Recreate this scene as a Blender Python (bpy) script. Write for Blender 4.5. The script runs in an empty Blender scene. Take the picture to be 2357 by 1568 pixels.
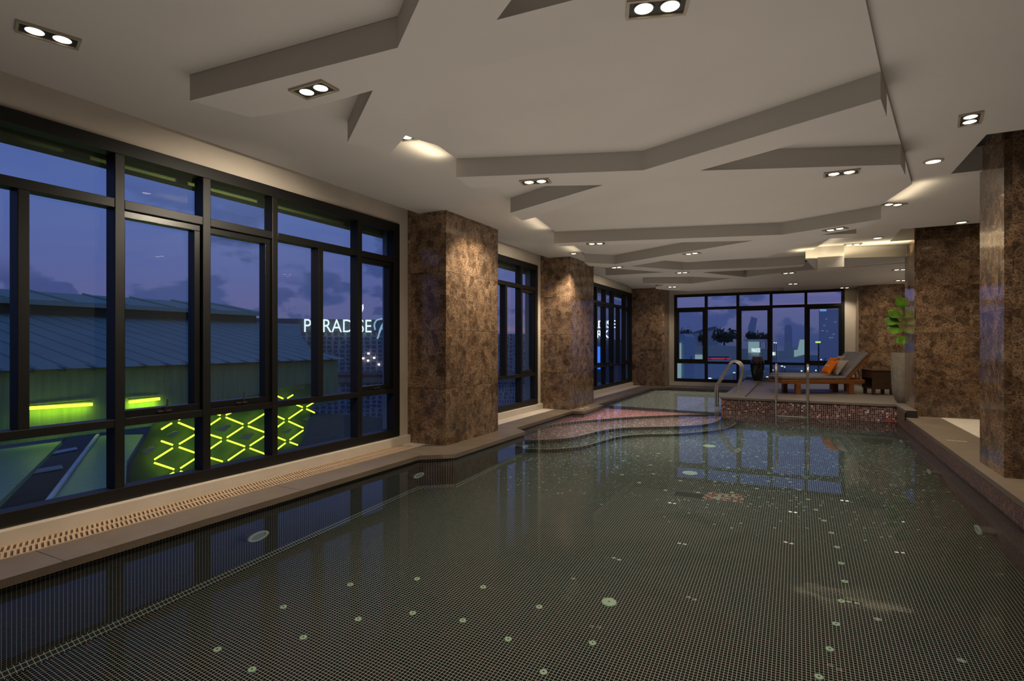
import bpy, bmesh, math, random
from mathutils import Vector, Matrix
random.seed(7)
C = bpy.context.scene.collection
R = math.radians
# ------------------------------------------------------------------ survey of the place
TH = R(27.4); FPX = 1268.0; U0, V0 = 1178.5, 790.0; EYE = 1.17
FW = Vector((-math.sin(TH), math.cos(TH), 0)); RT = Vector((math.cos(TH), math.sin(TH), 0)); UP = Vector((0, 0, 1))
EP = Vector((0, 0, EYE))
def sight(u, v): return FW*FPX + RT*(u-U0) + UP*(V0-v)
def onz(u, v, z): r = sight(u, v); return EP + r*((z-EYE)/r.z)
def onx(u, v, x): r = sight(u, v); return EP + r*(x/r.x)
def ony(u, v, y): r = sight(u, v); return EP + r*(y/r.y)
def onp(u, v, p0, n): r = sight(u, v); return EP + r*((p0-EP).dot(n)/r.dot(n))
WATER = -0.06; PFLOOR = -1.06
def under(u, v, z):                       # a point below the water surface, found with Snell's law
    p = onz(u, v, WATER); d = sight(u, v).normalized(); e = 1/1.333; c = -d.z
    t = e*d + Vector((0, 0, e*c-math.sqrt(1-e*e*(1-c*c))))
    return p + t*((z-WATER)/t.z)

# ------------------------------------------------------------------ mesh helpers
class MB:
    def __init__(s): s.v = []; s.f = []
    def add(s, vs, fs):
        o = len(s.v); s.v += [Vector(p) for p in vs]; s.f += [tuple(i+o for i in f) for f in fs]; return s
    def box(s, x0, x1, y0, y1, z0, z1, M=None):
        vs = [Vector(p) for p in ((x0,y0,z0),(x1,y0,z0),(x1,y1,z0),(x0,y1,z0),(x0,y0,z1),(x1,y0,z1),(x1,y1,z1),(x0,y1,z1))]
        if M: vs = [M @ p for p in vs]
        return s.add(vs, [(0,3,2,1),(4,5,6,7),(0,1,5,4),(1,2,6,5),(2,3,7,6),(3,0,4,7)])
    def prism(s, poly, z0, z1):
        n = len(poly); a = sum(poly[i][0]*poly[(i+1)%n][1]-poly[(i+1)%n][0]*poly[i][1] for i in range(n))
        if a < 0: poly = poly[::-1]
        vs = [(p[0], p[1], z0) for p in poly] + [(p[0], p[1], z1) for p in poly]
        fs = [tuple(range(n))[::-1], tuple(range(n, 2*n))] + [(i, (i+1)%n, n+(i+1)%n, n+i) for i in range(n)]
        return s.add(vs, fs)
    def quad(s, *p): return s.add(p, [tuple(range(len(p)))])
    def tube(s, path, r, n=10, cap=True):
        path = [Vector(p) for p in path]; rs = r if isinstance(r, (list, tuple)) else [r]*len(path)
        prev = None; rings = []
        for i, p in enumerate(path):
            t = (path[min(i+1, len(path)-1)] - path[max(i-1, 0)]).normalized()
            if prev is None: a = t.orthogonal().normalized()
            else: a = (prev - t*prev.dot(t)); a = a.normalized() if a.length > 1e-6 else t.orthogonal().normalized()
            b = t.cross(a); prev = a
            rings.append([p + (a*math.cos(2*math.pi*k/n) + b*math.sin(2*math.pi*k/n))*rs[i] for k in range(n)])
        vs = [q for g in rings for q in g]; fs = []
        for i in range(len(path)-1):
            for k in range(n): fs.append((i*n+k, i*n+(k+1)%n, (i+1)*n+(k+1)%n, (i+1)*n+k))
        if cap: fs += [tuple(range(n))[::-1], tuple((len(path)-1)*n+k for k in range(n))]
        return s.add(vs, fs)
    def lathe(s, prof, n=32, c=(0,0,0), close=True):
        vs = []; fs = []; c = Vector(c)
        for r, z in prof:
            for k in range(n): a = 2*math.pi*k/n; vs.append(c + Vector((r*math.cos(a), r*math.sin(a), z)))
        for i in range(len(prof)-1):
            for k in range(n): fs.append((i*n+k, i*n+(k+1)%n, (i+1)*n+(k+1)%n, (i+1)*n+k))
        if close: fs += [tuple(range(n))[::-1], tuple((len(prof)-1)*n+k for k in range(n))]
        return s.add(vs, fs)
    def build(s, name, m, parent=None, smooth=False, bevel=0, loc=None):
        me = bpy.data.meshes.new(name); me.from_pydata([tuple(p) for p in s.v], [], s.f); me.update()
        o = bpy.data.objects.new(name, me); C.objects.link(o)
        if m: me.materials.append(m)
        if smooth:
            for p in me.polygons: p.use_smooth = True
            if hasattr(me, 'set_sharp_from_angle'): me.set_sharp_from_angle(angle=R(40))
        if bevel:
            b = o.modifiers.new('bevel', 'BEVEL'); b.width = bevel; b.segments = 2; b.limit_method = 'ANGLE'
        if parent: o.parent = parent
        if loc: o.location = loc
        return o
def tag(o, label=None, cat=None, group=None, kind=None):
    if label: o['label'] = label
    if cat: o['category'] = cat
    if group: o['group'] = group
    if kind: o['kind'] = kind
    return o
def thing(name, label, cat, loc=(0,0,0), rz=0, group=None):
    o = bpy.data.objects.new(name, None); C.objects.link(o); o.location = loc; o.rotation_euler = (0,0,rz)
    o.empty_display_size = .1
    return tag(o, label, cat, group)
def struct(o): o['kind'] = 'structure'; return o
def kids(o): return [c for c in bpy.data.objects if c.parent == o]
def dup(root, loc, rz=None, label=None, group=None):
    r = root.copy(); C.objects.link(r); r.location = loc
    if rz is not None: r.rotation_euler = (0,0,rz)
    if label: r['label'] = label
    if group: r['group'] = group
    for ch in kids(root):
        c = ch.copy(); C.objects.link(c); c.parent = r
        for g in kids(ch):
            d = g.copy(); C.objects.link(d); d.parent = c
    return r
def spline(pts, n=8):
    P = [Vector(p) for p in pts]; out = []
    for i in range(len(P)-1):
        p0 = P[max(i-1,0)]; p1 = P[i]; p2 = P[i+1]; p3 = P[min(i+2, len(P)-1)]
        for k in range(n):
            t = k/n
            out.append(.5*((2*p1)+(-p0+p2)*t+(2*p0-5*p1+4*p2-p3)*t*t+(-p0+3*p1-3*p2+p3)*t**3))
    out.append(P[-1]); return out

# ------------------------------------------------------------------ materials
def lin(c): return tuple((x/255/12.92 if x/255 <= .04045 else ((x/255+.055)/1.055)**2.4) for x in c)
class NT:
    def __init__(s, name):
        s.m = bpy.data.materials.new(name); s.m.use_nodes = True; s.t = s.m.node_tree; s.t.nodes.clear()
        s.out = s.n('ShaderNodeOutputMaterial')
    def n(s, k, **kw):
        x = s.t.nodes.new(k)
        for a, b in kw.items(): setattr(x, a, b)
        return x
    def l(s, a, b): s.t.links.new(a, b)
    def setin(s, sock, val):
        if isinstance(val, bpy.types.NodeSocket): s.l(val, sock)
        else: sock.default_value = val
    def math(s, op, a, b=0.0, c=None):
        x = s.n('ShaderNodeMath', operation=op); s.setin(x.inputs[0], a); s.setin(x.inputs[1], b)
        if c is not None: s.setin(x.inputs[2], c)
        return x.outputs[0]
    def mix(s, f, a, b, typ='MIX'):
        x = s.n('ShaderNodeMix', data_type='RGBA', blend_type=typ); s.setin(x.inputs[0], f)
        for k, v in ((6, a), (7, b)):
            s.setin(x.inputs[k], v if isinstance(v, bpy.types.NodeSocket) else (*v[:3], 1))
        return x.outputs[2]
    def coord(s): return s.n('ShaderNodeTexCoord').outputs['Object']
    def noise(s, vec, scale, detail=3, rough=.5, out=0):
        x = s.n('ShaderNodeTexNoise'); s.setin(x.inputs['Vector'], vec); x.inputs['Scale'].default_value = scale
        x.inputs['Detail'].default_value = detail; x.inputs['Roughness'].default_value = rough; return x.outputs[out]
    def ramp(s, f, stops, interp='LINEAR'):
        x = s.n('ShaderNodeValToRGB'); s.setin(x.inputs[0], f); cr = x.color_ramp; cr.interpolation = interp
        while len(cr.elements) < len(stops): cr.elements.new(.5)
        for e, (p, c) in zip(cr.elements, stops): e.position = p; e.color = (*c[:3], 1)
        return x.outputs[0]
    def pbsdf(s, col, rough=.5, metal=0, spec=.5, bump=None, bstr=.2, bdist=.01, coat=0):
        p = s.n('ShaderNodeBsdfPrincipled'); s.setin(p.inputs['Base Color'], col if isinstance(col, bpy.types.NodeSocket) else (*col[:3], 1))
        s.setin(p.inputs['Roughness'], rough); s.setin(p.inputs['Metallic'], metal); s.setin(p.inputs['Specular IOR Level'], spec)
        if coat: p.inputs['Coat Weight'].default_value = coat; p.inputs['Coat Roughness'].default_value = .05
        if bump is not None:
            b = s.n('ShaderNodeBump'); b.inputs['Strength'].default_value = bstr; b.inputs['Distance'].default_value = bdist
            s.l(bump, b.inputs['Height']); s.l(b.outputs[0], p.inputs['Normal'])
        s.l(p.outputs[0], s.out.inputs[0]); return p
def plain(name, c, rough=.5, metal=0, spec=.5, var=.08, scale=6, bump=0):
    t = NT(name); co = t.coord(); n = t.noise(co, scale, 4)
    a = tuple(x*(1-var) for x in c); b = tuple(min(1, x*(1+var)) for x in c)
    col = t.ramp(n, [(.3, a), (.7, b)])
    t.pbsdf(col, rough, metal, spec, bump=t.noise(co, scale*12, 2) if bump else None, bstr=bump); return t.m
def emis(name, c, s):
    t = NT(name); e = t.n('ShaderNodeEmission'); e.inputs[0].default_value = (*c, 1); e.inputs[1].default_value = s
    t.l(e.outputs[0], t.out.inputs[0]); return t.m
def mosaic(name, ax, stops, grout, pitch=.02, gw=.14, rough=.3, blotch=None, zone=None, offs=(0,0), spec=.25):
    t = NT(name); co = t.coord(); sp = t.n('ShaderNodeSeparateXYZ'); t.l(co, sp.inputs[0])
    def axis(k, o):
        if k == 'xy': v = t.math('SUBTRACT', sp.outputs[0], sp.outputs[1]); return t.math('DIVIDE', v, pitch*1.41)
        return t.math('ADD', t.math('DIVIDE', sp.outputs['xyz'.index(k)], pitch), o)
    a = axis(ax[0], offs[0]); b = axis(ax[1], offs[1])
    cv = t.n('ShaderNodeCombineXYZ'); t.l(t.math('FLOOR', a), cv.inputs[0]); t.l(t.math('FLOOR', b), cv.inputs[1])
    wn = t.n('ShaderNodeTexWhiteNoise', noise_dimensions='3D'); t.l(cv.outputs[0], wn.inputs['Vector'])
    col = t.ramp(wn.outputs['Value'], stops, 'CONSTANT')
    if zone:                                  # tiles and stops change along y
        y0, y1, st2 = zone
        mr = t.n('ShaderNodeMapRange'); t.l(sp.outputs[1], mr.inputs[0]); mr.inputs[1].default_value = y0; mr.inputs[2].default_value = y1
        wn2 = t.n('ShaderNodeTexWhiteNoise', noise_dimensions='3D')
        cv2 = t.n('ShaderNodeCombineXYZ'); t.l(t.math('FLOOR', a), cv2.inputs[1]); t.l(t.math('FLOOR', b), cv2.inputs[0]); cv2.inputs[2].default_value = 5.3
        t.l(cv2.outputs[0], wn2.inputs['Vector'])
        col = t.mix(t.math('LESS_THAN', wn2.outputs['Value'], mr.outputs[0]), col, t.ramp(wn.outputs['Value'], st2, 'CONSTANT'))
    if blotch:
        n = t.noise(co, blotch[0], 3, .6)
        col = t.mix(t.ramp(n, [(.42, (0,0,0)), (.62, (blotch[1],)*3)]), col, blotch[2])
    def edge(v): return t.math('GREATER_THAN', t.math('ABSOLUTE', t.math('SUBTRACT', t.math('FRACT', v), .5)), .5-gw/2)
    g = t.math('MAXIMUM', edge(a), edge(b))
    col = t.mix(g, col, grout)
    t.pbsdf(col, rough, 0, spec); return t.m
def marble(name, tone=1.0, seed=0.0):
    t = NT(name); co = t.coord()
    dv = t.n('ShaderNodeVectorMath', operation='DIVIDE'); t.l(co, dv.inputs[0]); dv.inputs[1].default_value = (.61, .61, .67)
    fl = t.n('ShaderNodeVectorMath', operation='FLOOR')
    ad = t.n('ShaderNodeVectorMath', operation='ADD'); t.l(dv.outputs[0], ad.inputs[0]); ad.inputs[1].default_value = (.37+seed, .29, .03)
    t.l(ad.outputs[0], fl.inputs[0])
    wn = t.n('ShaderNodeTexWhiteNoise', noise_dimensions='3D'); t.l(fl.outputs[0], wn.inputs['Vector'])
    sh = t.n('ShaderNodeVectorMath', operation='MULTIPLY_ADD'); t.l(wn.outputs['Color'], sh.inputs[0]); sh.inputs[1].default_value = (7, 7, 7); t.l(co, sh.inputs[2])
    def warp(vec, scale, amt):
        x = t.n('ShaderNodeVectorMath', operation='MULTIPLY_ADD'); t.l(t.noise(vec, scale, 3, .6, out=1), x.inputs[0]); x.inputs[1].default_value = (amt,)*3; t.l(vec, x.inputs[2]); return x.outputs[0]
    d1 = warp(sh.outputs[0], 4, .10); d2 = warp(sh.outputs[0], 14, .035)
    def cells(vec, scale, w):
        v = t.n('ShaderNodeTexVoronoi', feature='DISTANCE_TO_EDGE'); t.l(vec, v.inputs['Vector']); v.inputs['Scale'].default_value = scale
        f = t.n('ShaderNodeTexVoronoi', feature='F1'); t.l(vec, f.inputs['Vector']); f.inputs['Scale'].default_value = scale
        c = t.n('ShaderNodeTexWhiteNoise', noise_dimensions='3D'); t.l(f.outputs['Position'], c.inputs['Vector'])
        return t.ramp(v.outputs['Distance'], [(0, (1,1,1)), (w*.4, (.6,)*3), (w, (0,0,0))]), c.outputs['Value']
    e1, c1 = cells(d1, 13, .075); e2, c2 = cells(d2, 27, .15); e3, c3 = cells(d2, 60, .28)
    big = t.noise(sh.outputs[0], 4.5, 4, .7)
    dens = t.ramp(big, [(.34, (.15,)*3), (.6, (1,)*3)])
    keep = t.math('LESS_THAN', c1, .2)                       # whole pebbles without fine veins
    fine = t.math('MULTIPLY', t.math('MAXIMUM', e2, t.math('MULTIPLY', e3, .6)), t.math('SUBTRACT', 1, t.math('MULTIPLY', keep, .55)))
    vein = t.math('MAXIMUM', t.math('MULTIPLY', t.math('MULTIPLY', e1, .75), t.ramp(t.noise(sh.outputs[0], 9, 2), [(.38,(.1,)*3),(.6,(1,)*3)])), t.math('MULTIPLY', fine, dens))
    k = tone
    body = t.ramp(c1, [(0, (.030*k,.020*k,.015*k)), (.3, (.042*k,.026*k,.018*k)), (.6, (.060*k,.036*k,.024*k)), (1, (.080*k,.047*k,.030*k))])
    body = t.mix(.4, body, t.ramp(c2, [(0, (.03*k,.02*k,.013*k)), (1, (.09*k,.056*k,.03*k))]))
    body = t.mix(.35, body, t.ramp(t.noise(sh.outputs[0], 40, 4, .7), [(.3, (.02*k,.013*k,.009*k)), (.7, (.12*k,.074*k,.04*k))]))
    col = t.mix(t.math('MULTIPLY', vein, .8), body, (.52*k,.33*k,.20*k))
    slab = t.n('ShaderNodeMapRange'); t.l(wn.outputs['Value'], slab.inputs[0]); slab.inputs[3].default_value = .78; slab.inputs[4].default_value = 1.12
    hs = t.n('ShaderNodeHueSaturation'); t.l(col, hs.inputs['Color']); t.l(slab.outputs[0], hs.inputs['Value'])
    sp = t.n('ShaderNodeSeparateXYZ'); t.l(ad.outputs[0], sp.inputs[0])
    jz = t.math('LESS_THAN', t.math('ABSOLUTE', t.math('SUBTRACT', t.math('FRACT', sp.outputs[2]), .5)), .4975)
    col = t.mix(jz, (.03,.02,.015), hs.outputs[0])
    t.pbsdf(col, .10, 0, .5); return t.m
def wood(name, a, b):
    t = NT(name); co = t.coord(); mp = t.n('ShaderNodeMapping'); t.l(co, mp.inputs[0]); mp.inputs['Scale'].default_value = (2, 18, 18)
    n = t.noise(mp.outputs[0], 2, 5, .6); t.pbsdf(t.ramp(n, [(.3, a), (.7, b)]), .38, 0, .5); return t.m
def fabric(name, c, s=260):
    t = NT(name); co = t.coord(); n = t.noise(co, s, 2); m = t.noise(co, 7, 3)
    col = t.mix(t.ramp(m, [(.3, (.25,)*3), (.7, (.75,)*3)]), tuple(x*.85 for x in c), tuple(min(1, x*1.12) for x in c))
    t.pbsdf(col, .9, 0, .15, bump=n, bstr=.35, bdist=.003); return t.m
def stone(name, c, k=.35, rough=.5):
    t = NT(name); co = t.coord(); n = t.noise(co, 160, 3, .7); m = t.noise(co, 3, 4)
    a = tuple(x*(1-k) for x in c); b = tuple(min(1, x*(1+k)) for x in c)
    col = t.mix(.35, t.ramp(n, [(.35, a), (.65, b)]), t.ramp(m, [(.35, a), (.65, b)]))
    t.pbsdf(col, rough, 0, .4, bump=n, bstr=.1, bdist=.002); return t.m
def pane_mat(name, tint=(1,1,1), dirt=.0, dcol=(.3,.4,.2)):
    t = NT(name); tr = t.n('ShaderNodeBsdfTransparent'); tr.inputs[0].default_value = (*tint, 1)
    gl = t.n('ShaderNodeBsdfGlossy'); gl.inputs['Roughness'].default_value = 0.0; gl.inputs[0].default_value = (1,1,1,1)
    fr = t.n('ShaderNodeFresnel'); fr.inputs[0].default_value = 1.45
    ms = t.n('ShaderNodeMixShader'); t.l(fr.outputs[0], ms.inputs[0]); t.l(tr.outputs[0], ms.inputs[1]); t.l(gl.outputs[0], ms.inputs[2])
    df = t.n('ShaderNodeBsdfDiffuse'); df.inputs[0].default_value = (.50,.60,.52,1); m2 = t.n('ShaderNodeMixShader'); m2.inputs[0].default_value = .03; t.l(ms.outputs[0], m2.inputs[1]); t.l(df.outputs[0], m2.inputs[2])
    t.l(m2.outputs[0], t.out.inputs[0]); return t.m

M = {}
M['ceil'] = plain('ceiling_paint', (.56,.52,.47), .9, var=.03, scale=1.5)
M['wall'] = plain('wall_paint', (.76,.67,.56), .8, var=.05, scale=3)
M['white'] = plain('ledge_paint', (.82,.72,.61), .65, var=.05, scale=5)
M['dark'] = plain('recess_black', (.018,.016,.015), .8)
M['frame'] = plain('window_frame_black', (.006,.0055,.005), .5, var=.15, scale=20)
M['sash'] = plain('sash_black', (.008,.008,.008), .35, var=.1, scale=20)
M['handle'] = plain('handle_dark', (.05,.045,.04), .35)
M['pane'] = pane_mat('window_pane', (.93,.96,.97))
M['marble'] = marble('brown_marble', 1.5, 0)
M['marble2'] = marble('brown_marble_right', 1.15, .4)
M['coping'] = stone('coping_stone', (.23,.18,.132), .3, .45)
M['deckstone'] = stone('deck_stone', (.23,.195,.165), .25, .45)
M['darkstone'] = stone('edge_stone', (.05,.045,.042), .3, .5)
M['grate'] = plain('grate_plastic', (.72,.52,.34), .5, var=.05)
M['steel'] = plain('polished_steel', (.82,.79,.74), .27, 1.0, var=.05)
M['lampmetal'] = plain('lamp_trim_metal', (.42,.36,.27), .4, .3, var=.05)
M['lamp'] = emis('lamp_glow', (1, .88, .66), 6)
M['white_ring'] = plain('ring_white', (.75,.76,.66), .4, var=.03)
DARK = [(0,(.020,.007,.007)),(.25,(.034,.010,.009)),(.5,(.050,.013,.011)),(.72,(.022,.011,.013)),(.9,(.08,.019,.014))]
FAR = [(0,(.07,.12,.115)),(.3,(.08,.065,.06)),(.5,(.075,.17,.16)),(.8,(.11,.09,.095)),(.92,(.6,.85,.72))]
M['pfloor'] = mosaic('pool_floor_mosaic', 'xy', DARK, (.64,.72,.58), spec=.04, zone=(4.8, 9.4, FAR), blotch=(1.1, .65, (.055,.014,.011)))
WD = [(0,(.022,.013,.013)),(.3,(.045,.017,.014)),(.6,(.026,.019,.024)),(.85,(.065,.022,.016))]
M['pwallx'] = mosaic('pool_wall_mosaic_side', 'yz', WD, spec=.08, grout= (.34,.38,.34), blotch=(1.6, .4, (.035,.012,.009)))
M['pwally'] = mosaic('pool_wall_mosaic_end', 'xz', WD, spec=.08, grout= (.36,.33,.28), blotch=(1.6, .4, (.05,.018,.012)))
PINKW = [(0,(.032,.017,.019)),(.3,(.09,.045,.045)),(.52,(.022,.014,.018)),(.68,(.28,.17,.16)),(.92,(.75,.65,.59))]
M['deckmos'] = mosaic('deck_front_mosaic', 'xz', PINKW, (.62,.43,.40), pitch=.028, gw=.16)
M['deckmosx'] = mosaic('deck_side_mosaic', 'yz', PINKW, (.62,.43,.40), pitch=.028, gw=.16)
M['rightmos'] = mosaic('right_wall_mosaic', 'yz', [(0,(.09,.045,.043)),(.35,(.13,.058,.055)),(.6,(.04,.024,.026)),(.85,(.22,.11,.095))], (.40,.30,.26), rough=.55)
M['redtile'] = mosaic('red_tile_mosaic', 'xz', [(0,(.5,.03,.015)),(.45,(.28,.02,.015)),(.7,(.5,.42,.36)),(.85,(.08,.03,.03))], (.45,.35,.32), pitch=.028, gw=.16)
M['redtilex'] = mosaic('red_tile_mosaic_side', 'yz', [(0,(.5,.03,.015)),(.45,(.28,.02,.015)),(.7,(.5,.42,.36)),(.85,(.08,.03,.03))], (.45,.35,.32), pitch=.028, gw=.16)
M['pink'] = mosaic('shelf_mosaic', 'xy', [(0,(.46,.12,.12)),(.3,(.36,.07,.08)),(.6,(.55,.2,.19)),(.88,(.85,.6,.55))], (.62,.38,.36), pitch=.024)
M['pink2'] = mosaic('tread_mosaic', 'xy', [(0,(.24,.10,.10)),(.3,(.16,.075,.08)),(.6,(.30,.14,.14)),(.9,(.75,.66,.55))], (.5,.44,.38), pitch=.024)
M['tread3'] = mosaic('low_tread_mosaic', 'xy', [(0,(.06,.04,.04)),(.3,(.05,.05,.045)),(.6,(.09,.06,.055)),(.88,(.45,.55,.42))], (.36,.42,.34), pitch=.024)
M['riser'] = mosaic('riser_mosaic', ('x','z'), WD, (.26,.27,.22), pitch=.03, gw=.2)
M['nosing'] = plain('step_nosing', (.40,.42,.32), .4, var=.1, scale=30)
M['farpool'] = mosaic('shallow_floor_mosaic', 'xy', [(0,(.20,.19,.16)),(.3,(.14,.14,.13)),(.55,(.30,.29,.25)),(.8,(.22,.17,.15)),(.9,(.45,.42,.36))], (.36,.37,.31), pitch=.03)
M['farwall'] = mosaic('shallow_wall_mosaic', ('xy','z'), [(0,(.10,.09,.07)),(.4,(.2,.19,.16)),(.7,(.06,.05,.045)),(.9,(.36,.34,.28))], (.36,.35,.29), pitch=.045)
M['plate'] = plain('inlet_plastic', (.78,.90,.58), .45, var=.06, scale=40)
M['plate_dark'] = plain('inlet_hole', (.05,.09,.05), .6)
def checker_patch():
    return mosaic('patch_mosaic', 'xy', [(0,(.42,.10,.06)),(.35,(.55,.60,.48)),(.62,(.34,.09,.05)),(.85,(.62,.66,.52))], (.5,.55,.45), pitch=.03, gw=.1)
M['patch'] = checker_patch()
# water: real refraction with a faint ripple
t = NT('pool_water'); g = t.n('ShaderNodeBsdfRefraction'); g.inputs['IOR'].default_value = 1.333; g.inputs['Roughness'].default_value = 0; g.inputs[0].default_value = (.96,1,.97,1)
b = t.n('ShaderNodeBump'); b.inputs['Strength'].default_value = .05; b.inputs['Distance'].default_value = .006
t.l(t.noise(t.coord(), 2.2, 2, .4), b.inputs['Height']); t.l(b.outputs[0], g.inputs['Normal'])
gl = t.n('ShaderNodeBsdfGlossy'); gl.inputs['Roughness'].default_value = 0; gl.inputs[0].default_value = (1,1,1,1); t.l(b.outputs[0], gl.inputs['Normal'])
fr = t.n('ShaderNodeFresnel'); fr.inputs[0].default_value = 1.333; t.l(b.outputs[0], fr.inputs['Normal'])
mr = t.n('ShaderNodeMapRange'); mr.interpolation_type = 'SMOOTHSTEP'; t.l(fr.outputs[0], mr.inputs[0]); mr.inputs[1].default_value = .03; mr.inputs[2].default_value = .30; mr.inputs[3].default_value = .07; mr.inputs[4].default_value = .78
ms = t.n('ShaderNodeMixShader'); t.l(t.math('MULTIPLY', fr.outputs[0], mr.outputs[0]), ms.inputs[0]); t.l(g.outputs[0], ms.inputs[1]); t.l(gl.outputs[0], ms.inputs[2]); t.l(ms.outputs[0], t.out.inputs[0]); M['water'] = t.m

# ------------------------------------------------------------------ levels and lines of the hall
S = 2.687; A = 2.655; B = 2.505; B1 = 2.54; TOP = 2.95
XW = -4.10; XC = -3.505; XJ = -3.215; YE = 15.75; XR = 1.32; ZR = .114; ZD = .215; ZI = .175; YD = 10.37; XD = -1.2; XRW = 3.7
Y0 = .15
# --- ceiling (upper soffit with slots), dropped slab and folded bands
m = MB()
m.box(-3.94, 1.22, -1.6, YE, S, TOP); m.box(1.22, XRW, -1.6, 5.145, S, TOP); m.box(1.22, XRW, 6.19, 8.89, S, TOP); m.box(1.22, XRW, 9.9, YE, S, TOP)
struct(m.build('ceiling', M['ceil']))
m = MB(); m.box(-4.4, XRW+.1, -1.7, YE+.1, TOP, TOP+.08); struct(m.build('ceiling', M['ceil']))
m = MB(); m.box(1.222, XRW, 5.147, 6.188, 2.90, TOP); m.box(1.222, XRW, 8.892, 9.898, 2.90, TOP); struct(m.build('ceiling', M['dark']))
def Z(px, z): return [onz(u, v, z).to_2d() for u, v in px]
la = onz(1050, 365, A); lb = onz(1345, 583, A); ld = (lb-la).normalized()
ra = onz(2099, 424, A); rb = onz(1853, 587, A); rd = (rb-ra).normalized()
slab = Z([(1000,-80),(870,290),(950,318),(1008,335),(1050,365),(1345,583)], A)
slab += [(la+ld*((14.9-la.y)/ld.y)).to_2d(), (ra+rd*((14.9-ra.y)/rd.y)).to_2d()]
slab += Z([(1853,587),(2027,472),(2099,424),(2027,162),(1992,0),(1972,-80)], A)
struct(MB().prism(slab, A, S-.001).build('ceiling', M['ceil']))
struct(MB().prism(Z([(437,232),(915,110),(965,0),(1000,-80),(1237,-80),(1177,0),(1143,46),(1320,0),(1600,-73),(1962,-78),(1715,0),(1591,37),(1043,168),(940,305),(900,352),(800,328),(858,208),(712,249),(579,271)], B1), B1, S-.002).build('ceiling', M['ceil']))
struct(MB().prism(Z([(1050,408),(1480,392),(2027,228),(2041,269),(1807,338),(1610,393),(2073,379),(2084,404),(1800,418),(1440,421),(1234,500),(1202,508),(1175,490),(1388,426),(1145,430),(1085,433)], B), B, A+.01).build('ceiling', M['ceil']))
struct(MB().prism(Z([(1275,560),(1800,540.5),(2028,504.5),(1999,522),(1964,528),(1890,541),(1971,538),(1952,548),(1908,549),(1760,592),(1584,604),(1529,600),(1452,613),(1571,622),(1760,615),(1852,609),(1846,614),(1760,620),(1716,622),(1615,627),(1716,638),(1760,632),(1880,620),(1882,617),(1943,617),(2086,605),(2088,645),(1993,655),(1993,664),(1935,664),(1850,671),(1804,673),(1804,662),(1695,664),(1590,671),(1535,668),(1509,665),(1509,660),(1530,656),(1479,653),(1592,653),(1683,641),(1592,637),(1440,639),(1404,639),(1394,634.5),(1529,627),(1423,619),(1366,613),(1357,613),(1345,605),(1416,608),(1734,554),(1566,558),(1323,566),(1289,567)], B-.001), B-.001, A+.01).build('ceiling', M['ceil']))
f0 = onz(1854, 597, B); f1 = onz(2086, 591, B)
struct(MB().prism([f0.to_2d(), f1.to_2d(), (XRW-.01, f1.y), (XRW-.01, YE-.01), (1.0, YE-.01), (.4, 12.6)], B+.006, S-.003).build('ceiling', M['ceil']))
yf_ = f0.y-.02; w0 = ony(1882, 617, yf_); w1 = ony(1943, 617.5, yf_)
struct(MB().box(w0.x, w1.x, yf_, yf_+.5, w0.z, B-.002).build('ceiling', M['ceil'])); struct(MB().box(w0.x, w1.x, yf_, f0.y-.001, B-.002, S-.004).build('ceiling', M['ceil']))

# --- walls
def wall_with_holes(plane, fixed, a0, a1, z0, z1, holes, th, mb):
    """strips of wall around rectangular holes along one axis (holes: a0,a1,z0,z1)"""
    cur = a0
    def bx(p, q, r, s):
        if q-p < 1e-4 or s-r < 1e-4: return
        if plane == 'x': mb.box(fixed-th, fixed, p, q, r, s)
        else: mb.box(p, q, fixed, fixed+th, r, s)
    for h in sorted(holes):
        bx(cur, h[0], z0, z1); bx(h[0], h[1], z0, h[2]); bx(h[0], h[1], h[3], z1); cur = h[1]
    bx(cur, a1, z0, z1)
WZ0, WZ1 = .10, 2.545
w1s, w1e = -.9, 5.06; w2s, w2e = 6.60, 8.88; w3s, w3e = 10.5, 15.16
m = MB(); wall_with_holes('x', XW, -1.6, YE, -.3, TOP, [(w1s,w1e,WZ0,WZ1),(w2s,w2e,WZ0,WZ1),(w3s,w3e,WZ0,WZ1)], .24, m)
struct(m.build('wall_left', M['wall']))
E0, E1 = -3.06, 1.025
m = MB(); wall_with_holes('y', YE, -4.34, XRW+.1, -1.4, TOP, [(E0,E1,.11,2.51)], .24, m)
struct(m.build('wall_far', M['wall']))
struct(MB().box(XRW, XRW+.1, -1.6, YE, -.3, TOP).build('wall_right', M['wall']))
struct(MB().box(-4.34, XRW+.1, -1.7, -1.6, -.3, TOP).build('wall_near', M['wall']))
# --- marble lining of the right alcove and far corner
def col(name, x0, x1, y0, y1, z0, z1, mat, label, cat='column', group=None):
    cx, cy = (x0+x1)/2, (y0+y1)/2
    o = MB().box(x0-cx, x1-cx, y0-cy, y1-cy, 0, z1-z0).build(name, mat, loc=(cx, cy, z0)); return tag(o, label, cat, group)
G = 'brown marble columns'
col('marble_column', -4.10, -3.555, 5.225, 6.45, .0, TOP, M['marble'], 'large brown marble column between the first and second left windows', group=G)
col('marble_column', -4.10, -3.53, 9.02, 10.27, .0, TOP, M['marble'], 'brown marble column between the second and third left windows, lit brightly at its top corner', group=G)
col('marble_column', -4.10, -3.20, 15.13, YE, .0, TOP, M['marble'], 'farthest brown marble column on the left, in the corner beside the far window', group=G)
col('marble_column', 1.44, XRW, 5.62, 6.27, ZR, TOP, M['marble2'], 'near brown marble pier on the right edge with a polished side', group=G)
col('marble_column', 1.50, XRW, 9.75, 10.55, .0, TOP, M['marble2'], 'wide brown marble pier on the right beside the planter', group=G)
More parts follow.
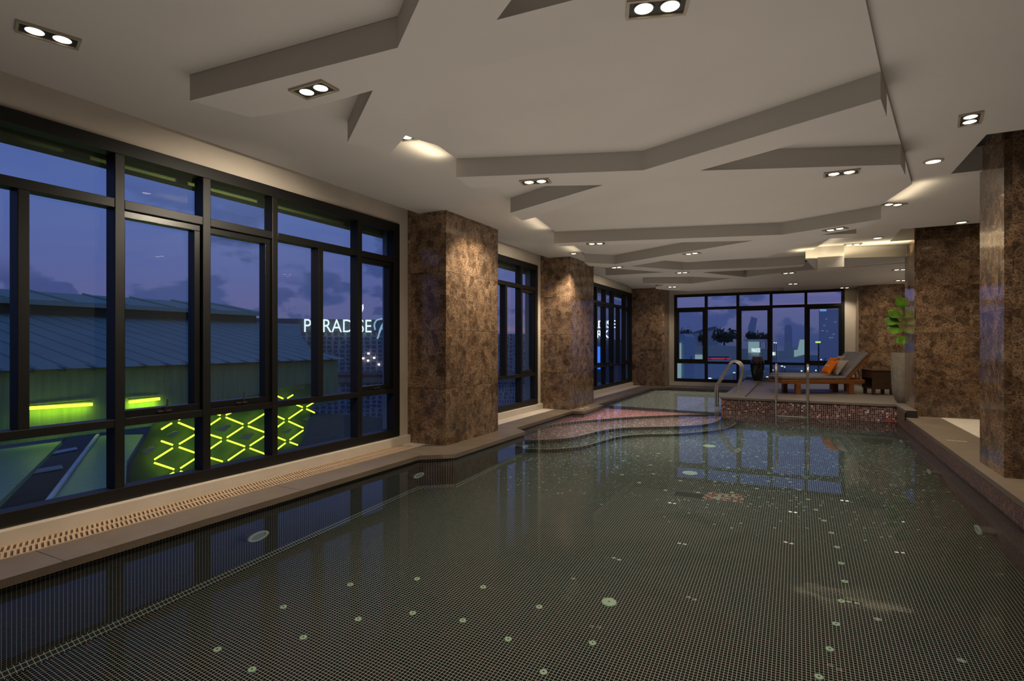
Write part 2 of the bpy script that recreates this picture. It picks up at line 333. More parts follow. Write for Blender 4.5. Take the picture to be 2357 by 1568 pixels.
col('marble_column', 1.262, XRW, 15.1, YE, .0, TOP, M['marble'], 'brown marble panel in the far right corner behind the potted plant', group=G)

# --- floors, copings, ledges
struct(MB().box(XW, -3.8, -1.6, YE, -.15, -.004).build('floor', M['white']))
struct(MB().box(-3.8, XRW, -1.6, Y0, -.15, -.002).build('floor', M['deckstone']))
m = MB(); lip = .012
cp = [(-3.81, Y0), (XC+.0, Y0), (XC, 4.64), (XJ, 4.88), (XJ, 6.56), (-3.46, 6.79), (-3.46, 8.92), (-3.25, 8.95), (-3.25, 9.98), (-3.40, 10.1), (-3.40, 14.35), (-2.95, 14.86), (-1.2, 14.86), (-1.2, YE), (-3.80, YE)]
struct(m.prism([(x+(lip if x > -3.6 else 0), y) for x, y in cp], -.045, 0).build('trim_1', M['coping']))
m = MB()
for y in (1.52, 3.12, 4.7, 5.66, 6.7): m.box(-3.81, XC+.25 if y > 4.8 else XC+.014, y-.002, y+.002, -.001, .0006)
struct(m.build('trim_2', M['darkstone']))
rc = [(XR-.012, Y0), (1.82, Y0), (1.82, 9.7), (1.372, 9.7), (1.372, 9.52)]
struct(MB().prism([(1.31-.012, Y0), (1.80, Y0), (1.80, 9.75), (1.372, 9.75), (1.365, 9.52)], ZR-.05, ZR).build('trim_3', M['coping']))
struct(MB().box(1.80, XRW, Y0, 9.75, -.1, ZR-.001).build('floor', M['white']))
for i, (a, bb) in enumerate(((-1.5, 5.215), (6.47, 9.01), (10.29, 15.12))):
    mm = MB().box(XW, -4.045, a, bb, -.01, .092)
    struct(mm.build('baseboard_left', M['white'], bevel=.006))
struct(MB().box(-3.19, XD-.01, YE-.055, YE, -.01, .10).build('baseboard_far', M['white'], bevel=.006))
struct(MB().box(XD-.01, 1.255, YE-.03, YE, ZI, .28).build('baseboard_far', M['deckstone']))

# --- pool shell
m = MB()
xw, xj, xr = XC, XJ, XR-.02
def wallq(m, p, q, z0, z1): m.quad((p[0],p[1],z0),(q[0],q[1],z0),(q[0],q[1],z1),(p[0],p[1],z1))
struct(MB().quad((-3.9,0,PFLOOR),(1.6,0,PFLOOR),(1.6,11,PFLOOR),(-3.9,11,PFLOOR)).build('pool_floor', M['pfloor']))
m = MB(); wallq(m,(xw,Y0),(xw,4.64),PFLOOR,-.04); wallq(m,(xj,4.88),(xj,6.56),PFLOOR,-.04); wallq(m,(-3.46,6.79),(-3.46,8.92),PFLOOR,-.04); wallq(m,(-3.25,8.95),(-3.25,9.98),PFLOOR,-.04)
struct(m.build('wall_pool_left', M['pwallx']))
m = MB(); wallq(m,(xw,4.64),(xj,4.88),PFLOOR,-.04); wallq(m,(xj,6.56),(-3.46,6.79),PFLOOR,-.04); wallq(m,(-3.46,8.92),(-3.25,8.95),PFLOOR,-.04); wallq(m,(-3.9,Y0),(1.6,Y0),PFLOOR,.1)
struct(m.build('wall_pool_end', M['pwally']))
m = MB(); wallq(m,(-3.40,9.9),(-3.40,14.35),PFLOOR,-.04); wallq(m,(-3.40,14.35),(-2.95,14.86),PFLOOR,-.04); wallq(m,(-2.95,14.86),(XD,14.86),PFLOOR,-.04); wallq(m,(-3.25,9.98),(-3.40,10.1),PFLOOR,-.04)
struct(m.build('wall_pool_far', M['farwall']))
m = MB(); wallq(m,(1.30,Y0),(1.352,9.52),PFLOOR,ZR-.04); wallq(m,(1.352,9.52),(1.37,YD),PFLOOR,ZD-.03)
struct(m.build('wall_pool_right', M['rightmos']))
# sloped tile fillet along the foot of the left wall
m = MB(); m.quad((xw,Y0,PFLOOR+.05),(xw+.05,Y0,PFLOOR+.002),(xw+.05,4.66,PFLOOR+.002),(xw,4.64,PFLOOR+.05)); m.quad((xj,4.88,PFLOOR+.05),(xj+.05,4.86,PFLOOR+.002),(xj+.05,6.56,PFLOOR+.002),(xj,6.56,PFLOOR+.05)); m.quad((xw,4.64,PFLOOR+.05),(xw+.05,4.6,PFLOOR+.002),(xj+.05,4.84,PFLOOR+.002),(xj,4.88,PFLOOR+.05))
struct(m.build('trim_4', mosaic('fillet_mosaic', 'xy', WD, (.60,.70,.55), pitch=.0251, gw=.13, offs=(.16,0))))
# curved steps and shelves in the far left part of the pool
def shelf(name, px, zt, zb, mat, back, extra=None):
    e = [under(u, v, zt) for u, v in px]; e = spline(e, 6) if len(px) > 3 else e
    e = [Vector((min(p.x, XD+.0) if p.y > YD-.02 else p.x, p.y, zt)) for p in e]
    struct(MB().quad(*([tuple(p) for p in e] + [(x, y, zt) for x, y in back])).build('pool_step', mat))
    m = MB()
    for p, q in zip(e, e[1:]): m.quad((p.x,p.y,zb),(q.x,q.y,zb),(q.x,q.y,zt),(p.x,p.y,zt))
    struct(m.build('pool_step', M['riser']))
    struct(MB().tube([p+Vector((0,0,.002)) for p in e], .011, 6).build('trim_5', M['nosing']))
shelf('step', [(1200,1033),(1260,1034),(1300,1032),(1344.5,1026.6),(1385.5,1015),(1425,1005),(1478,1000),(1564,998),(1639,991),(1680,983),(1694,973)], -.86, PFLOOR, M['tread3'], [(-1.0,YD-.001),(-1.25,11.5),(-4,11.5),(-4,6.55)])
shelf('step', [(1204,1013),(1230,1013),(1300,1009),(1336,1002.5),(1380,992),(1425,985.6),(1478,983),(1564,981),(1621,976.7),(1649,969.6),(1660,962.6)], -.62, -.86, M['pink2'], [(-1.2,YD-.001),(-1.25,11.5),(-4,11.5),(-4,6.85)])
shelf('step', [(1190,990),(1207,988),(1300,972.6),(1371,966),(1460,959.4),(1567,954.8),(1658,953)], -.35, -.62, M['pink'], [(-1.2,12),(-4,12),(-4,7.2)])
a0, a1, a2 = under(1376,937,-.16), under(1407,934,-.16), under(1658,950,-.16)
d0, d2 = under(1376,940,-.35), under(1658,953.5,-.35)
struct(MB().quad((-3.42,10.62,-.16),(a1.x,a1.y,-.16),(XD,a2.y,-.16),(XD,14.9,-.16),(-3.45,14.9,-.16)).build('pool_floor', M['farpool']))
m = MB(); m.quad((-3.5,10.3,-.36),(XD,a2.y-.16,-.36),(XD,a2.y,-.158),(a1.x,a1.y,-.158),(-3.5,10.62,-.158)); struct(m.build('pool_step', M['darkstone']))
# deck
fr = [(XD, YD), (1.372, YD), (1.372, 9.52), (1.50, 9.52), (1.50, 10.4), (XRW, 10.4), (XRW, YD+.26), (XD+.36, YD+.26), (XD+.36, YE), (XD, YE)]
struct(MB().prism([(XD-.012, YD-.012), (1.36, YD-.012), (1.36, 9.51), (1.50, 9.51), (1.50, YD+.26), (XD+.36, YD+.26), (XD+.36, YE), (XD-.012, YE)], ZD-.035, ZD).build('trim_6', M['deckstone']))
struct(MB().box(XD+.36, XRW, YD+.26, YE, ZI-.03, ZI).build('floor', M['deckstone']))
struct(MB().box(XD+.36-.008, XD+.36, YD+.26, YE, ZI, ZD-.03).build('trim_7', M['white']))
m = MB(); wallq(m,(XD,YD),(1.37,YD),PFLOOR,ZD-.03); struct(m.build('wall_deck_front', M['deckmos']))
m = MB(); wallq(m,(XD,YD),(XD,YE),PFLOOR,ZD-.03); struct(m.build('wall_deck_side', M['deckmosx']))
m = MB(); wallq(m,(XD,YD-.003),(XD+.056,YD-.003),-.28,ZD-.034); m.quad((1.24,YD-.003,-.2),(1.352,YD-.003,-.2),(1.352,YD-.003,-.004),(1.24,YD-.003,-.004)); struct(m.build('trim_8', M['redtile']))
m = MB().box(1.372, 1.50, 9.50, 9.52, ZR-.05, ZD-.002); struct(m.build('trim_9', M['darkstone']))
# water
wp = [(xw,Y0+.001),(1.30,Y0+.001),(1.352,9.52),(1.37,YD-.001),(XD-.001,YD-.001),(XD-.001,14.859),(-2.95,14.859),(-3.399,14.35),(-3.399,10.1),(-3.249,9.98),(-3.249,8.95),(-3.459,8.92),(-3.459,6.79),(XJ+.001,6.56),(XJ+.001,4.88),(xw+.001,4.64)]
o = MB().quad(*[(x,y,WATER) for x,y in wp]).build('pool_water', M['water'])
tag(o, 'clear still water filling the indoor pool', 'water', kind='stuff')

# ------------------------------------------------------------------ windows
FD = .11                                     # frame depth
def window_x(idx, y0, y1, mull, low, sash, xf=-4.085):
    """window in the left wall; mull: full-height (y0,y1), low: below the upper transom only, sash: bays with an opening light"""
    w = bpy.data.objects.new('window_%d' % idx, None); C.objects.link(w); struct(w)
    f = MB(); xb = xf-FD
    f.box(xb, xf, y0, y1, 2.455, WZ1); f.box(xb, xf, y0, y1, WZ0, .185); f.box(xb, xf, y0, y0+.07, .185, 2.455); f.box(xb, xf, y1-.1, y1, .185, 2.455)
    f.build('window_frame', M['frame'], w, bevel=.004)
    seg = [y0+.07] + [q for a in mull for q in a] + [y1-.1]
    bays = [(seg[i], seg[i+1]) for i in range(0, len(seg), 2)]
    for a, b_ in mull: MB().box(xb, xf, a, b_, .185, 2.455).build('mullion', M['frame'], w, bevel=.004)
    lows = {}
    for a, b_ in low: MB().box(xb, xf-.004, a, b_, .655, 2.086).build('mullion', M['frame'], w, bevel=.004)
    for (a, b_) in bays:
        MB().box(xb, xf-.002, a, b_, 2.086, 2.149).build('transom', M['frame'], w, bevel=.003)
        MB().box(xb, xf-.002, a, b_, .60, .655).build('transom', M['frame'], w, bevel=.003)
        def pane(p, q, r, s, x=xb+.012): MB().quad((x,p,r),(x,q,r),(x,q,s),(x,p,s)).build('pane', M['pane'], w)
        pane(a, b_, 2.149, 2.455); pane(a, b_, .185, .60)
        ls = [l for l in low if a < l[0] < b_]
        if ls:
            cur = a
            for l in ls: pane(cur, l[0], .655, 2.086); cur = l[1]
            pane(cur, b_, .655, 2.086)
        elif any(a < sy < b_ for sy in sash):
            s_ = MB(); e = .05; x0, x1 = xb+.0, xf-.03
            s_.box(x0,x1,a,b_,2.086-e,2.086); s_.box(x0,x1,a,b_,.655,.655+e); s_.box(x0,x1,a,a+.018,.655+e,2.086-e); s_.box(x0,x1,b_-e,b_,.655+e,2.086-e)
            so = s_.build('sash', M['sash'], w, bevel=.003)
            MB().quad((x0+.01,a+.018,.655+e),(x0+.01,b_-e,.655+e),(x0+.01,b_-e,2.086-e),(x0+.01,a+.018,2.086-e)).build('pane', M['pane'], so)
            yc = (a+b_)/2
            h = MB().box(x1, x1+.012, yc-.05, yc+.05, .668, .682); h.tube([(x1+.012,yc,.676),(x1+.03,yc+.004,.70),(x1+.026,yc+.012,.76)], .006, 8)
            h.build('handle', M['handle'], so)
        else: pane(a, b_, .655, 2.086)
    return w
window_x(1, w1s, w1e, [(.95,1.01) if False else (.35,.41),(2.065,2.127),(2.685,2.749),(3.32,3.377),(4.377,4.441)], [(1.0,1.06),(1.545,1.603),(3.847,3.907)], [2.4,3.0,4.6])
window_x(2, w2s, w2e, [(7.2,7.26),(8.205,8.268)], [(7.665,7.728)], [8.5])
window_x(3, w3s, w3e, [(11.5,11.56),(12.094,12.156),(12.735,12.80),(13.38,13.445),(14.46,14.525)], [(13.93,13.99)], [11.8,12.5,13.1,14.8])
w = bpy.data.objects.new('window_4', None); C.objects.link(w); struct(w)
yf = YE-.015; yb = yf+FD; mx = [(-2.248,-2.176),(-1.444,-1.376),(-.642,-.576),(.155,.22)]
f = MB(); f.box(E0,E1,yf,yb,2.445,2.51); f.box(E0,E1,yf,yb,.11,.19); f.box(E0,E0+.07,yf,yb,.19,2.445); f.box(E1-.07,E1,yf,yb,.19,2.445); f.build('window_frame', M['frame'], w, bevel=.004)
for a, b_ in mx: MB().box(a,b_,yf,yb,.19,2.445).build('mullion', M['frame'], w, bevel=.004)
seg = [E0+.07]+[q for a in mx for q in a]+[E1-.07]
for k in range(5):
    a, b_ = seg[2*k], seg[2*k+1]
    MB().box(a,b_,yf+.002,yb,2.082,2.15).build('transom', M['frame'], w); MB().box(a,b_,yf+.002,yb,.608,.672).build('transom', M['frame'], w)
    def pn(p,q,r,s,par=w,y=yb-.012): MB().quad((p,y,r),(q,y,r),(q,y,s),(p,y,s)).build('pane', M['pane'], par)
    pn(a,b_,2.15,2.445); pn(a,b_,.19,.608)
    if k % 2 == 0:
        e = .055; s_ = MB(); s_.box(a,b_,yf+.02,yb,2.082-e,2.082); s_.box(a,b_,yf+.02,yb,.672,.672+e); s_.box(a,a+e,yf+.02,yb,.672+e,2.082-e); s_.box(b_-e,b_,yf+.02,yb,.672+e,2.082-e)
        so = s_.build('sash', M['sash'], w); pn(a+e,b_-e,.672+e,2.082-e,so)
        xc = (a+b_)/2
        h = MB().box(xc-.06,xc+.06,yf+.008,yf+.02,.685,.70); h.tube([(xc,yf+.008,.695),(xc+.01,yf-.02,.72),(xc+.03,yf-.015,.80)], .008, 8); h.build('handle', M['sash'], so)
    else: pn(a,b_,.672,2.082)

for i,(a,b_) in enumerate(((w1s,w1e),(w2s,w2e),(w3s,w3e))):
    struct(MB().box(-4.46,-4.33,a-.3,b_+.3,2.435,2.7).build('trim_11', plain('green_lit_lintel_%d'%i,(.16,.24,.05),.8)))  # green neon light from below is put into the lintel colour
# ------------------------------------------------------------------ drain grate along the first left window
m = MB(); ys = -.9
while ys < 5.0:
    for xa, xb_ in ((-4.035,-3.945),(-3.925,-3.822)):
        m.quad((xa,ys+.04,.004),(xb_,ys,.004),(xb_,ys+.015,.004),(xa,ys+.055,.004))
        m.quad((xa,ys+.04,.004),(xa,ys+.04,-.003),(xb_,ys,-.003),(xb_,ys,.004))
    ys += .028
for xa, xb_ in ((-4.043,-4.032),(-3.947,-3.923),(-3.824,-3.814)): m.box(xa, xb_, -.95, 5.02, -.003, .004)
o = m.build('drain_grate', M['grate']); tag(o, 'long cream slotted overflow grate beside the coping under the first left window', 'grate')
struct(MB().box(-4.04,-3.815,-.95,5.02,-.0045,-.0025).build('grate_shade', plain('grate_shadow',(.16,.10,.06),.9)))  # dark sheet paints the shade between the grate slats

# ------------------------------------------------------------------ ceiling downlights
def spot(loc, e, ang=70, blend=.6, c=(1,.86,.66), r=.03, tilt=(0,0,0)):
    l = bpy.data.lights.new('downlight_or_added_wash', 'SPOT'); l.energy = e; l.spot_size = R(ang); l.spot_blend = blend; l.color = c; l.shadow_soft_size = r
    o = bpy.data.objects.new('downlight_or_added_wash', l); C.objects.link(o); o.location = loc; o.rotation_euler = tilt; return o
def ringbox(m, hx, hy, w, z0, z1):
    m.box(-hx,hx,-hy,-hy+w,z0,z1); m.box(-hx,hx,hy-w,hy,z0,z1); m.box(-hx,-hx+w,-hy+w,hy-w,z0,z1); m.box(hx-w,hx,-hy+w,hy-w,z0,z1)
def lampdisc(x): return MB().lathe([(.037,-.004),(.037,-.007),(.026,-.011),(.01,-.013)], 18, (x,0,0))
M['housing'] = plain('housing_dark', (.03,.027,.024), .4, var=.05)
M['lampring'] = plain('lamp_gimbal', (.12,.11,.10), .3, .8)
def twin(loc, rz, label):
    t_ = thing('twin_spotlight', label, 'ceiling light', loc, rz, 'recessed twin ceiling spotlights')
    f = MB(); ringbox(f,.122,.064,.012,-.012,-.0005); f.build('trim_frame', M['lampmetal'], t_)
    MB().box(-.109,.109,-.051,.051,-.004,-.0008).build('housing', M['housing'], t_)
    for x in (-.052,.052):
        g_ = MB().lathe([(.044,-.0038),(.044,-.007),(.0375,-.007),(.0375,-.004)], 20, (x,0,0), close=False).build('gimbal', M['lampring'], t_)
        lampdisc(x).build('lamp', M['lamp'], t_, smooth=True)
    return t_
def single(loc, rz, label):
    t_ = thing('single_spotlight', label, 'ceiling light', loc, rz, 'recessed single ceiling spotlights')
    f = MB(); ringbox(f,.062,.062,.011,-.012,-.0005); f.build('trim_frame', M['lampmetal'], t_)
    MB().box(-.05,.05,-.05,.05,-.004,-.0008).build('housing', M['housing'], t_); lampdisc(0).build('lamp', M['lamp'], t_, smooth=True); return t_
def roundl(loc, label):
    t_ = thing('round_downlight', label, 'ceiling light', loc, 0, 'round ceiling downlights')
    MB().lathe([(.072,-.0005),(.072,-.006),(.052,-.011),(.052,-.003)], 28, close=False).build('trim_ring', M['lampmetal'], t_, smooth=True)
    MB().lathe([(.0515,-.003),(.05,-.006),(.02,-.008)], 24).build('diffuser', M['lamp'], t_, smooth=True); return t_
LT = [
 ('t',(112,79),S,72,'twin spotlight above the first left window, nearest the top left corner',1),
 ('t',(722,205),B1,0,'twin spotlight in the nearest folded ceiling band, above the left windows',1),
 ('t',(1512,14),B1,18,'large-looking twin spotlight cut off by the top edge of the picture',1),
 ('t',(1232,417),B,12,'twin spotlight in the second ceiling band above the first left column',1),
 ('t',(1937,397),B,0,'twin spotlight in the right end of the second ceiling band',1),
 ('t',(2233,273),S,80,'upright twin spotlight on the plain right ceiling near the right pier',1),
 ('t',(2056,470),S,35,'twin spotlight set close to the folded panel edge on the right ceiling',.8),
 ('t',(1922,527),B,-30,'twin spotlight in the third ceiling band, right end',1),
 ('t',(1963,562),S,0,'twin spotlight in front of the glowing ceiling cove at the deck',1),
 ('t',(1371,560),B,14,'twin spotlight in the third ceiling band, left end near the second column',1),
 ('t',(1592,583),B,-20,'twin spotlight in the middle of the far ceiling bands above the pool',1),
 ('t',(1419,615),B,-18,'twin spotlight left in the far bands, beside the third left window',.8),
 ('t',(1570,627),B,0,'twin spotlight above the shallow pool, right of the third left window',.8),
 ('t',(1547,660),B,0,'twin spotlight beside the farthest left column at the far window',.8),
 ('t',(1815,628),B,-14,'twin spotlight above the vase side of the deck',.8),
 ('t',(1825,653),B,0,'twin spotlight just above the far window, middle',.8),
 ('t',(1944,662),B,0,'twin spotlight just above the right end of the far window',.8),
 ('t',(2072,620),B,10,'twin spotlight over the deck, partly hidden by the wide right pier, higher one',.9),
 ('t',(2074,645),B,10,'twin spotlight over the deck beside the wide right pier, lower one',.9),
 ('s',(936,314),S,15,'single square spotlight at the tip of the nearest ceiling fold',1.2),
 ('s',(1320,583),S,0,'single square spotlight right in front of the second left column top',1.0),
 ('r',(2148,370),S,0,'round downlight nearest on the right ceiling beside the dark slot',1),
 ('r',(2213,511),S,0,'round downlight on the right ceiling in front of the wide pier',1),
 ('r',(2020,547),S,0,'small-looking round downlight left of the wide right pier top',1)]
for k, px, z, rz, lab, e in LT:
    p = onz(px[0], px[1], z)
    if k == 't':
        twin(p, R(rz), lab)
    elif k == 's': single(p, R(rz), lab)
    else: roundl(p, lab)
    spot(p+Vector((0,0,-.03)), 38*e, 105 if k != 'r' else 120, .9)
# added warm spots without fixtures, brightening columns, walls, plant and deck front
def wash(loc, target, e, ang=60):
    d = Vector(target)-Vector(loc); o = spot(loc, e, ang, .8); o.rotation_euler = d.to_track_quat('-Z', 'Y').to_euler(); return o
wash((-2.9,5.7,2.6), (-3.55,5.85,1.3), 70, 110)
wash((-3.25,8.75,2.62), (-3.55,9.1,1.2), 75, 85)
wash((-2.7,14.2,2.45), (-3.3,15.1,1.2), 28, 80)
wash((-2.9,3.0,2.415), (-4.1,3.0,1.3), 85, 130)
wash((-2.9,7.4,2.5), (-4.1,7.6,1.3), 36, 130)
wash((-2.9,12.0,2.45), (-4.1,12.4,1.3), 30, 130)
wash((.9,4.6,2.6), (1.6,5.7,1.2), 20, 90)
wash((3.2,8.2,2.6), (2.3,9.75,1.2), 24, 100)
wash((1.3,13.9,2.45), (1.9,15.1,1.1), 22, 90)
wash((-1.2,6.2,2.45), (1.33,6.6,.1), 30, 90)
wash((1.15,10.1,2.45), (1.45,10.8,1.5), 16, 60)
wash((.2,9.2,2.45), (.1,10.5,.1), 60, 90)
# added upward area lights in place of bounced light, no such fixtures here
def area(loc, sx, sy, e, rot=(0,0,0), c=(1,.9,.76), spread=180):
    l = bpy.data.lights.new('fill_or_glow_light', 'AREA'); l.shape = 'RECTANGLE'; l.size = sx; l.size_y = sy; l.energy = e; l.color = c; l.spread = R(spread)
    o = bpy.data.objects.new('fill_or_glow_light', l); C.objects.link(o); o.location = loc; o.rotation_euler = rot; return o
area((-1.1,5.0,-.04), 4.4, 9.4, 62, (math.pi,0,0), (1,.90,.79), 125)
area((-2.3,12.5,.02), 1.8, 4.2, 14, (math.pi,0,0), (1,.90,.79), 125)
area((2.5,12.8,.4), 1.6, 3.6, 9, (math.pi,0,0), (1,.86,.7), 125)
# added area lights just under the water surface to brighten the mosaic
area((-1.1,5.2,-.09), 4.3, 9.8, 44, (0,0,0), (1,.99,.90))
area((-2.3,12.5,-.08), 2.0, 4.4, 15, (0,0,0), (1,.97,.85))
area((-2.3,8.9,-.08), 2.0, 3.2, 14, (0,0,0), (1,.92,.86))
# cove glow along the folded panel edges
def cove(p, q, z, e, off):
    a = onz(p[0],p[1],z); b_ = onz(q[0],q[1],z); c_ = (a+b_)/2; d = b_-a; ang = math.atan2(d.y, d.x)
    n = Vector((-math.sin(ang), math.cos(ang), 0))*(1 if off > 0 else -1)
    p_ = Vector((c_.x, c_.y, S-.11)) + n*.12
    o = area(p_, d.length*.9, .12, e*.42, (0,0,0), (1,.85,.6), 140); xa = d.normalized(); za = -(n*.25+UP).normalized(); ya = za.cross(xa)
    Mr = Matrix((xa, ya, za)).transposed(); o.rotation_euler = Mr.to_euler(); return o
cove((975,326),(1050,365), A, 1.5, .13); cove((1235,499),(1275,533), A, 1.2, .13); cove((1322,566),(1345,583), A, 1.0, .13)
cove((2099,424),(2027,472), A, 1.6, -.13); cove((1908,549),(1853,587), A, 1.4, -.13)
area((.9,9.95,2.52), 1.8, .22, 6.5, (math.pi,0,0), (1,.85,.55), 150)

# ------------------------------------------------------------------ pool fittings
def onwx(u, v, x):
    best = min((i*-.005-.061 for i in range(205)), key=lambda z: abs(under(u, v, z).x-x)); return under(u, v, best)
M['lens'] = plain('pool_light_lens', (.38,.44,.36), .35, var=.08, scale=60)
def pool_light(p, side, label, r=.085):
    t_ = thing('pool_light', label, 'pool light', (0,0,0), 0, 'underwater wall lights')
    t_.location = p; t_.rotation_euler = (0, R(90)*side, 0)
    MB().lathe([(r*.9,0),(r*.95,.06),(r*.97,.085)], 28).build('housing', M['steel'], t_, smooth=True)
    MB().lathe([(r,.085),(r*1.02,.091),(r*.98,.099),(r*.74,.101),(r*.72,.093)], 28, close=False).build('rim', M['white_ring'], t_, smooth=True)
    MB().lathe([(r*.74,.087),(r*.72,.095),(r*.3,.098)], 24).build('lens', M['lens'], t_, smooth=True)
p = onwx(575,1229,XC); pool_light((XC,p.y,p.z), 1, 'round pool light on the left pool wall, the nearest of the left row')
p = onwx(947,1092,XC); pool_light((XC,p.y,p.z), 1, 'round pool light on the left wall just before the first column recess')
p = onwx(1195,1027,XJ); pool_light((XJ,p.y,p.z), 1, 'round pool light on the wall below the first left column', .075)
for (u,v), l in zip([(2287,1224),(2163,1088),(2093,1017)], ['round pool light on the right pool wall, nearest of the right row','round pool light on the right pool wall, middle of the right row','round pool light on the right pool wall, farthest of the right row by the deck']):
    xx = 1.30 + .052*(onwx(u,v,1.32).y-Y0)/(9.52-Y0); p = onwx(u, v, xx); pool_light((xx,p.y,p.z), -1, l)
NZ = [(806,1346),(960,1333),(1112,1352),(652,1398),(824,1426),(950,1412),(1065,1429),(1241,1398),(698,1468),(500,1496),(580,1542),(1170,1472),(1364,1481),(1251,1548)]
NR = [(1885,1559),(1910,1495),(1925,1437),(1937,1384),(1945,1339),(1936,1297),(1927,1260),(1914,1227),(1897,1199),(1878,1174),(1860,1150),(1840,1128)]
NF = [(1420,1076),(1434,1061),(1468,1050),(1497,1071),(1516,1044),(1432,1093),(1504,1091),(1471,1111),(1544,1061),(1566,1107),(1532,1129),(1607,1134),(1646,1109),(1685,1134),(1689,1097),(1676,1077),(1712,1044),(1742,1052),(1761,1064),(1770,1090),(1778,1078),(1770,1108),(1800,1093),(1819,1110),(1742,1125),(1619,1063)]
proto = None
for lst, lab, grp in ((NZ,'small pale green round inlet in the near left part of the pool floor','near pool floor inlets'),(NR,'small pale green round inlet in the curved line along the right of the pool floor','right line of pool floor inlets'),(NF,'small pale green round inlet in the far arc of the pool floor before the steps','far pool floor inlets')):
    for u, v in lst:
        p = under(u, v, PFLOOR)
        if proto is None:
            proto = thing('floor_inlet', lab, 'pool inlet', p, 0, grp)
            MB().lathe([(.021,0),(.021,.005),(.019,.007),(.006,.007)], 20).build('disc', M['plate'], proto, smooth=True)
            MB().lathe([(.0055,.0069),(.0052,.0078)], 12).build('hole', M['plate_dark'], proto)
        else: dup(proto, p, label=lab, group=grp)
for (u,v), l, r in (((1402,1387),'large pale round drain cover in the near pool floor',.048),((1588,1089),'pale round drain cover mid way along the pool floor under the window reflection',.085),((1633,1027),'pale round drain cover in the far pool floor near the steps',.085)):
    t_ = thing('drain_cover', l, 'drain cover', under(u,v,PFLOOR), 0, 'pool floor drain covers')
    MB().lathe([(r,0),(r,.006),(r*.94,.01),(r*.85,.010),(r*.83,.008),(r*.2,.012)], 36).build('cover', M['plate'], t_, smooth=True)
    for k in range(6): a = k*math.pi/3+.4; MB().lathe([(.005,.0095),(.004,.0125)], 10, (r*.9*math.cos(a), r*.9*math.sin(a), 0)).build('screw', M['steel'], t_)
    MB().lathe([(.006,.0119),(.0055,.013)], 10).build('hole', M['plate_dark'], t_)
pp = [under(u,v,PFLOOR) for u,v in [(1634,1133),(1713,1139),(1710,1158),(1612,1147)]]; c_ = sum(pp, Vector())/4
o = MB().prism([(q.x-c_.x, q.y-c_.y) for q in pp], 0, .004).build('tile_patch', M['patch'], loc=(c_.x,c_.y,PFLOOR+.0005)); tag(o, 'patch of red and white checked mosaic tiles set in the pool floor', 'tile patch')
o = MB().box(-.16,.13,-.07,.06,0,.003).build('tile_patch', M['darkstone'], loc=(*under(1592,1140,PFLOOR).to_2d(),PFLOOR+.0005)); tag(o, 'dark green repaired tile patch left of the checked mosaic patch', 'tile patch')
# small step lights in the risers
for u, v, zz, l in ((1373,968.5,-.45,'left'),(1462,963,-.45,'right')):
    pass

# small lids set into the copings
for (u,v), z, r, l in (((1339,941.5),0,.045,'small pale round lid on the coping in front of the second left column, left one'),((1351,939.5),0,.045,'small pale round lid on the coping in front of the second left column, right one'),((2190,1016),ZR,.05,'flat round lid in the right coping near the pier, left one'),((2215,1018),ZR,.05,'flat round lid in the right coping near the pier, right one')):
    t_ = thing('coping_lid', l, 'lid', onz(u,v,z), 0, 'lids in the pool coping')
    MB().lathe([(r,0),(r,.004),(r*.93,.006),(r*.1,.006)], 28).build('cover', M['grate'] if z == 0 else M['coping'], t_, smooth=True)
    MB().lathe([(r*.86,.0058),(r*.84,.008),(r*.76,.008),(r*.74,.0058)], 28, close=False).build('ring', M['white_ring'], t_, smooth=True)

# ladders
def ladder():
    t_ = thing('pool_ladder', 'polished steel pool ladder with two rails in front of the loungers', 'pool ladder', (-.085, YD, ZD))
    for x in (-.235,.235):
        pts = [(x,-.12,-.95),(x,-.12,-.3),(x,-.12,.1),(x,-.12,.42),(x,-.10,.53),(x,-.02,.585),(x,.10,.58),(x,.22,.52),(x,.27,.42),(x,.27,.2),(x,.27,-.038)]
        ro = MB().tube(spline(pts,6), .021, 12).build('rail', M['steel'], t_, smooth=True)
        MB().lathe([(.045,-.04),(.045,-.028),(.03,-.018),(.022,-.01)], 20, (x,.27,0)).build('flange', M['steel'], ro, smooth=True)
        MB().lathe([(.026,-.02),(.026,.03)], 16, (x,-.12,0)).build('collar', M['steel'], ro, smooth=True)
    for z in (-.265,-.50,-.75): MB().box(-.215,.215,-.155,-.085,z-.012,z+.012).build('tread', M['steel'], t_, bevel=.006)
ladder()
def handrail():
    t_ = thing('pool_handrail', 'steel handrail pair arching from the shallow pool onto the deck left edge', 'handrail', (XD, 11.55, ZD))
    for y in (-.17,.17):
        pts = [(-.22,y,-.36),(-.22,y,-.1),(-.22,y,.10),(-.17,y,.20),(-.02,y,.46),(.04,y,.56),(.11,y,.60),(.2,y,.57),(.25,y,.48),(.245,y,.36),(.20,y,.18),(.155,y,-.002)]
        ro = MB().tube(spline(pts,6), .021, 12).build('rail', M['steel'], t_, smooth=True)
        MB().lathe([(.05,.0),(.05,.01),(.032,.018),(.024,.024)], 20, (.155,y,0)).build('flange', M['steel'], ro, smooth=True)
    for z in (-.30,): MB().box(-.26,-.18,-.15,.15,z-.012,z+.012).build('tread', M['steel'], t_, bevel=.006)
handrail()

